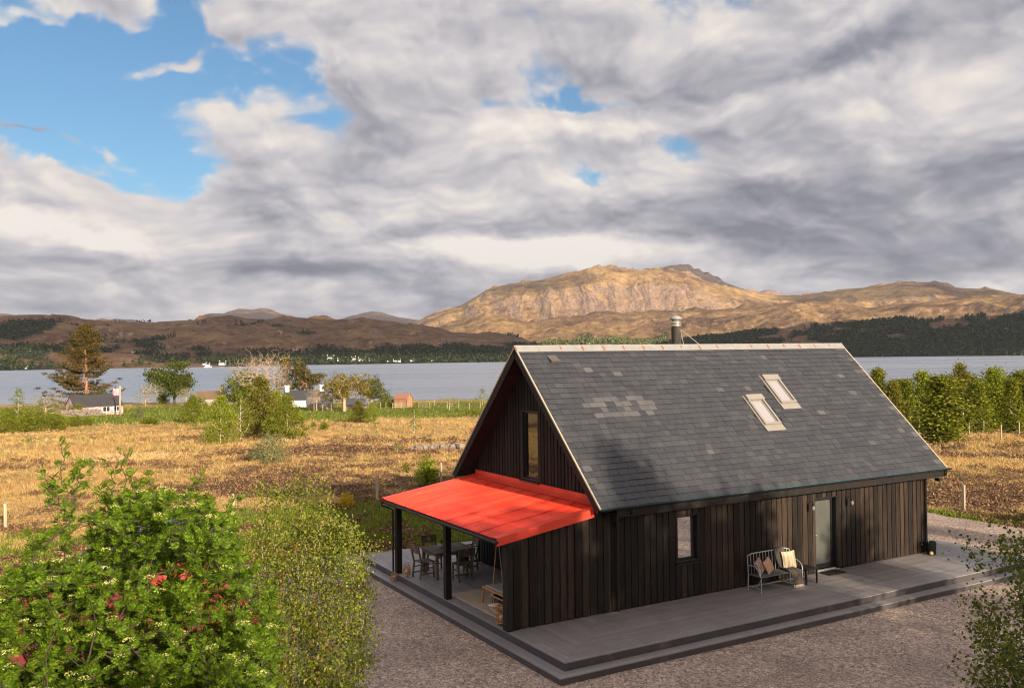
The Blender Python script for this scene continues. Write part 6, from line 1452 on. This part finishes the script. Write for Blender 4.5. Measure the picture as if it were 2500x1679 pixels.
gable_house('white_cottage', 'white gabled cottage with two chimneys half hidden under the pines', 699, 932, 88, 18, 20, 6.5, M['white'], M['darkroof'], rad(8), ((1, 1.2), (-1, 1.2)), (), None, 12)
gable_house('barn', 'long low barn with lichened tin roof in front of the white cottage', 728, 933, 58, 13, 12, 5, M['stone'], M['tin'], rad(-3), ())
gable_house('barn', 'weathered tin roofed byre behind the oak trunks', 818, 934, 60, 10, 12, 5, M['stone'], M['tin'], rad(4), (), (), None, 6)
def shed():
    x, y, z, dep = place(913, 928.5); s = dep/FPX; a = math.atan2((x-CAM[0])*RH[0]+(y-CAM[1])*RH[1], (x-CAM[0])*FH[0]+(y-CAM[1])*FH[1])
    R = thing('shed', 'small new brown board shed standing alone by the shore', 'shed', (x, y, z), YAW-math.pi/2-a+rad(-32)); W, D, h, hr = 2.9, 2.4, 1.75, .95
    k = 42*s/(W*math.cos(rad(32))+D*math.sin(rad(32))); W*=k; D*=k; h*=k; hr*=k
    b = MB(); n = 22
    for i in range(n): b.box(-W/2+W*i/n+.01, -W/2+W*(i+1)/n-.01, -.02, .0, -.3, h); b.box(-W/2+W*i/n+.01, -W/2+W*(i+1)/n-.01, D, D+.02, -.3, h)
    for i in range(16):
        y0 = D*i/16+.01; y1 = D*(i+1)/16-.01; zz = lambda q: h+hr*(1-abs(q-D/2)/(D/2)); t = min(zz(y0), zz(y1))
        for sx in (-1, 1): b.box(sx*W/2-.01, sx*W/2+.01, y0, y1, -.3, t)
    b.box(-W/2+.012, W/2-.012, .002, D-.002, -.3, h); b.prism([(-W/2+.012, .002, h), (-W/2+.012, D-.002, h), (-W/2+.012, D/2, h+hr)], (W-.024, 0, 0)); b.build('wall', M['larch'], R)
    b = MB()
    for ye in (-.12, D+.12): b.hexa([(-W/2-.15, ye, h-.08), (W/2+.15, ye, h-.08), (W/2+.15, D/2, h+hr+.02), (-W/2-.15, D/2, h+hr+.02), (-W/2-.15, ye, h-.0), (W/2+.15, ye, h-.0), (W/2+.15, D/2, h+hr+.10), (-W/2-.15, D/2, h+hr+.10)])
    b.build('roof', simple('red_brown_roof', (.30, .14, .09), .6), R)
    b = MB(); 
    for sx in (-1, 1):
        for y0 in (-.03, D+.03): b.box(sx*W/2-.05, sx*W/2+.05, y0-.04, y0+.04, -.3, h-.02)
    b.build('corner_trim', M['black_timber'], R)
shed()
def pole():
    x, y, z, dep = place(274, 944); s = dep/FPX; R = thing('utility_pole', 'bare wooden utility pole in front of the pink cottage', 'pole', (x, y, z)); h = 64*s
    b = MB(); b.lathe([(.18, -.3), (.13, h), (.02, h+.08)], (0, 0, 0), 10); b.build('pole', M['post'], R, True)
    b = MB(); b.box(-.5, .5, -.05, .05, h-.5, h-.38); b.build('crossarm', M['post'], R)
pole()
def dry_wall(name, label, p0, p1, h=.9, w=.6, n=150, seed=3):
    r = np.random.default_rng(seed); a = np.array(place(*p0)[:3]); c = np.array(place(*p1)[:3]); V = []; F = []
    base = np.array([(-1,-1,-1),(1,-1,-1),(1,1,-1),(-1,1,-1),(-1,-1,1),(1,-1,1),(1,1,1),(-1,1,1)], float); f0 = np.array([(0,3,2,1),(4,5,6,7),(0,1,5,4),(1,2,6,5),(2,3,7,6),(3,0,4,7)])
    for i in range(n):
        t = r.random(); p = a+(c-a)*t+np.array([r.normal(0, w*.3), r.normal(0, w*.3), 0]); g = float(ground_z(p[0], p[1])); hh = h*(.6+.5*abs(math.sin(t*13)))*r.random(); s = r.uniform(.12, .30, 3)*np.array([1, .8, .6])
        th = r.uniform(0, 6.28); q = base*s*r.uniform(.75, 1.1, (8, 3)); q = np.stack([q[:, 0]*math.cos(th)-q[:, 1]*math.sin(th), q[:, 0]*math.sin(th)+q[:, 1]*math.cos(th), q[:, 2]], -1)+np.array([p[0], p[1], g+hh])
        F.append(f0+len(V)*8); V.append(q)
    tag(npmesh(name, np.concatenate(V), np.concatenate(F), M['stone']), label, 'wall')
dry_wall('dry_stone_wall', 'tumbled dry stone wall left of the pink cottage', (140, 951), (232, 947), 1.1, .9, 420, 3)
dry_wall('dry_stone_wall', 'low tumbled stones in the heather left of the black gable', (940, 1030), (1062, 1026), .4, .8, 160, 4)
def fence(name, label, pts, hpx_m=1.15, wire=True, gap=None, rail=False, w=.09):
    R = thing(name, label, 'fence', (0, 0, 0)); tops = []
    for p in pts:
        x, y, z = p; b = MB(); b.box(x-w/2, x+w/2, y-w/2, y+w/2, z-.3, z+hpx_m*(.92+.16*random.random())); b.build('post', M['post'], R); tops.append((x, y, z+hpx_m))
    if wire:
        for k in (.25, .55, .9):
            b = MB()
            for a, c in zip(tops[:-1], tops[1:]): b.tube([(a[0], a[1], a[2]-hpx_m*(1-k)), (c[0], c[1], c[2]-hpx_m*(1-k))], .006, 4)
            b.build('wire', M['wire'], R)
    if rail:
        for k in (.3, .6, .9):
            b = MB()
            for a, c in zip(tops[:-1], tops[1:]): b.bar((a[0], a[1]-.06, a[2]-hpx_m*(1-k)), (c[0], c[1]-.06, c[2]-hpx_m*(1-k)), .04, .10)
            b.build('rail', M['post'], R)
P3 = lambda px, py: tuple(float(v) for v in place(px, py)[:3])
fence('wire_fence', 'post and wire fence along the pasture in front of the oak trees', [P3(px, py) for px, py in ((706, 934), (716, 937), (736, 937), (755, 936), (782, 936), (812, 935), (838, 934), (868, 932), (880, 931))], 1.4, True)
fence('wire_fence', 'post and wire fence through the scrub right of the brown shed', [P3(px, py) for px, py in ((955, 929), (980, 932), (990, 926), (1020, 931), (1046, 930), (1070, 934), (1095, 933))], 1.4, True)
fence('timber_gate', 'pale wooden rail fence and gate in front of the brown shed', [P3(px, py) for px, py in ((895, 931.5), (901, 932), (916, 931), (930, 931.5))], 1.15, False, rail=True)
fence('wire_fence', 'post and wire fence on the golden grass at the right edge', [P3(px, py) for px, py in ((2210, 992), (2243, 988), (2283, 1000), (2324, 988))], 1.2, True)
fa = [(23.81, 4.62), (24.6, -1.0), (25.3, -7.0)]
fence('wire_fence', 'near wire fence with pale post beside the green verge right of the house', [(x, y, float(ground_z(x, y))) for x, y in [(22.6, 13.5), (23.3, 9.2)]+fa], 1.0, True, w=.10)
fence('wire_fence', 'wire fence with grey post crossing the moor behind the foreground trees', [P3(px, py) for px, py in ((-60, 1212), (12, 1208), (532, 1190), (860, 1140), (1006, 1098))], 1.1, True, w=.10)
# shed with a red roof hidden behind the rowan
def red_shed():
    cx, cy_ = lateral(606, 1408, 13.5)[:2]; R = thing('red_roofed_shed', 'dark shed with red corrugated roof glimpsed through the rowan', 'shed', (cx, cy_, GZ), rad(8))
    W, D, z0, z1 = 3.6, 2.6, 2.55, 3.05; zr = lambda y: z0+(z1-z0)*y/D
    b = MB(); n = 26
    for i in range(n): b.box(-W+W*i/n+.01, -W+W*(i+1)/n-.01, .16, .18, 0, z0-.08)
    for i in range(12): b.box(-.20, -.18, .2+(D-.4)*i/12+.01, .2+(D-.4)*(i+1)/12-.01, 0, z0-.02)
    b.box(-W+.2, -.201, .181, D-.2, 0, z0-.09); b.build('wall', M['clad'], R)
    b = MB(); m_ = int(W/.076)*6; b.grid(lambda u, v: (-W*u, D*v, zr(D*v)+.011*math.sin(2*math.pi*W*u/.076)), m_, 2); b.grid(lambda u, v: (-W*(1-u), D*v, zr(D*v)+.011*math.sin(2*math.pi*W*(1-u)/.076)-.004), m_, 2); rf = b.build('roof', M['red'], R)
    b = MB(); b.hexa([(-.12, -.02, z0-.16), (.01, -.02, z0-.16), (.01, D, z1-.16), (-.12, D, z1-.16), (-.12, -.02, z0+.02), (.01, -.02, z0+.02), (.01, D, z1+.02), (-.12, D, z1+.02)]); b.build('flashing', M['red'], rf)
    b = MB(); b.tube([(.03, D, z1+.01), (.03, -.05, z0+.01)], .04, 8); b.build('gutter', M['black_plastic'], R)
red_shed()
def car():
    x, y = lateral(365, 1300, 27.5)[:2]; R = thing('parked_car', 'dark blue car parked beyond the red roofed shed, seen through the rowan', 'car', (x, y, GZ), rad(20))
    L, W = 4.2, 1.74; pr = [(0, .35), (0, .72), (.25, .84), (1.05, .93), (1.65, 1.40), (1.95, 1.46), (3.1, 1.44), (3.75, 1.02), (4.1, .96), (4.2, .60), (4.2, .35)]
    M['carpaint'] = simple('dark_blue_paint', (.012, .016, .026), .25, .3, .1, 3, 0)
    def sec(t): return W/2*(1-.16*t)
    b = MB(); n = len(pr)
    for s in (-1, 1): pass
    wz = lambda z: W/2*(1-.18*max(0, (z-.9)/.56))
    V = [(px_-L/2, -wz(z), z) for px_, z in pr]+[(px_-L/2, wz(z), z) for px_, z in pr]; b.add(V, [tuple(range(n)), tuple(range(n, 2*n))[::-1]]+[(i, n+i, n+(i+1) % n, (i+1) % n) for i in range(n)]); b.build('body', M['carpaint'], R, bevel=.04)
    g = MB()
    for s in (-1, 1):
        q = [(1.22, .97), (1.70, 1.36), (2.35, 1.38), (2.35, .97)]; q2 = [(2.42, .97), (2.42, 1.38), (3.05, 1.37), (3.5, .99)]
        for pl in (q, q2): g.prism([(a-L/2, s*(wz(z)+.003), z) for a, z in pl], (0, s*.012, 0))
    g.hexa([(1.12-L/2, -.66, .985), (1.60-L/2, -.60, 1.385), (1.60-L/2, .60, 1.385), (1.12-L/2, .66, .985), (1.10-L/2, -.66, 1.0), (1.58-L/2, -.60, 1.40), (1.58-L/2, .60, 1.40), (1.10-L/2, .66, 1.0)]); g.build('window', M['glass_room'], R)
    for wx in (-1.35, 1.32):
        for s in (-1, 1):
            b = MB(); b.M = Matrix.Translation((wx, s*(W/2-.10), .32)) @ Matrix.Rotation(rad(90), 4, 'X'); b.lathe([(.2, -.10), (.31, -.10), (.33, -.05), (.33, .05), (.31, .10), (.2, .10)], (0, 0, 0), 20); wh = b.build('wheel', M['black_plastic'], R)
            b = MB(); b.M = Matrix.Translation((wx, s*(W/2-.10), .32)) @ Matrix.Rotation(rad(90), 4, 'X'); b.lathe([(.21, -.102), (.21, .102)], (0, 0, 0), 14); b.build('rim', M['galv'], wh)
    for s in (-1, 1): b = MB(); b.box(-L/2-.012, -L/2+.08, s*.62-.14, s*.62+.14, .60, .72); b.build('headlight', M['white'], R)
car()

# ------------------------------------------------------------------ air
def build_haze():
    v0 = polar(0, 5200); b = MB(); b.M = Matrix.Translation((v0[0], v0[1], 0)) @ Matrix.Rotation(YAW, 4, 'Z'); b.box(-5600, 5600, -6500, 6500, -24, 800)
    m_ = bpy.data.materials.new('haze_air'); m_.use_nodes = True; t = NT(m_.node_tree); t.n.clear(); out = t.node('ShaderNodeOutputMaterial')
    v = t.node('ShaderNodeVolumePrincipled', {'Color': (.78, .86, 1.0, 1), 'Density': HAZE, 'Anisotropy': .2}); t.l.new(v.outputs[0], out.inputs[1])
    o = b.build('haze', m_); struct(o, 'stuff'); return o
HAZE = 3.6e-5
build_haze()
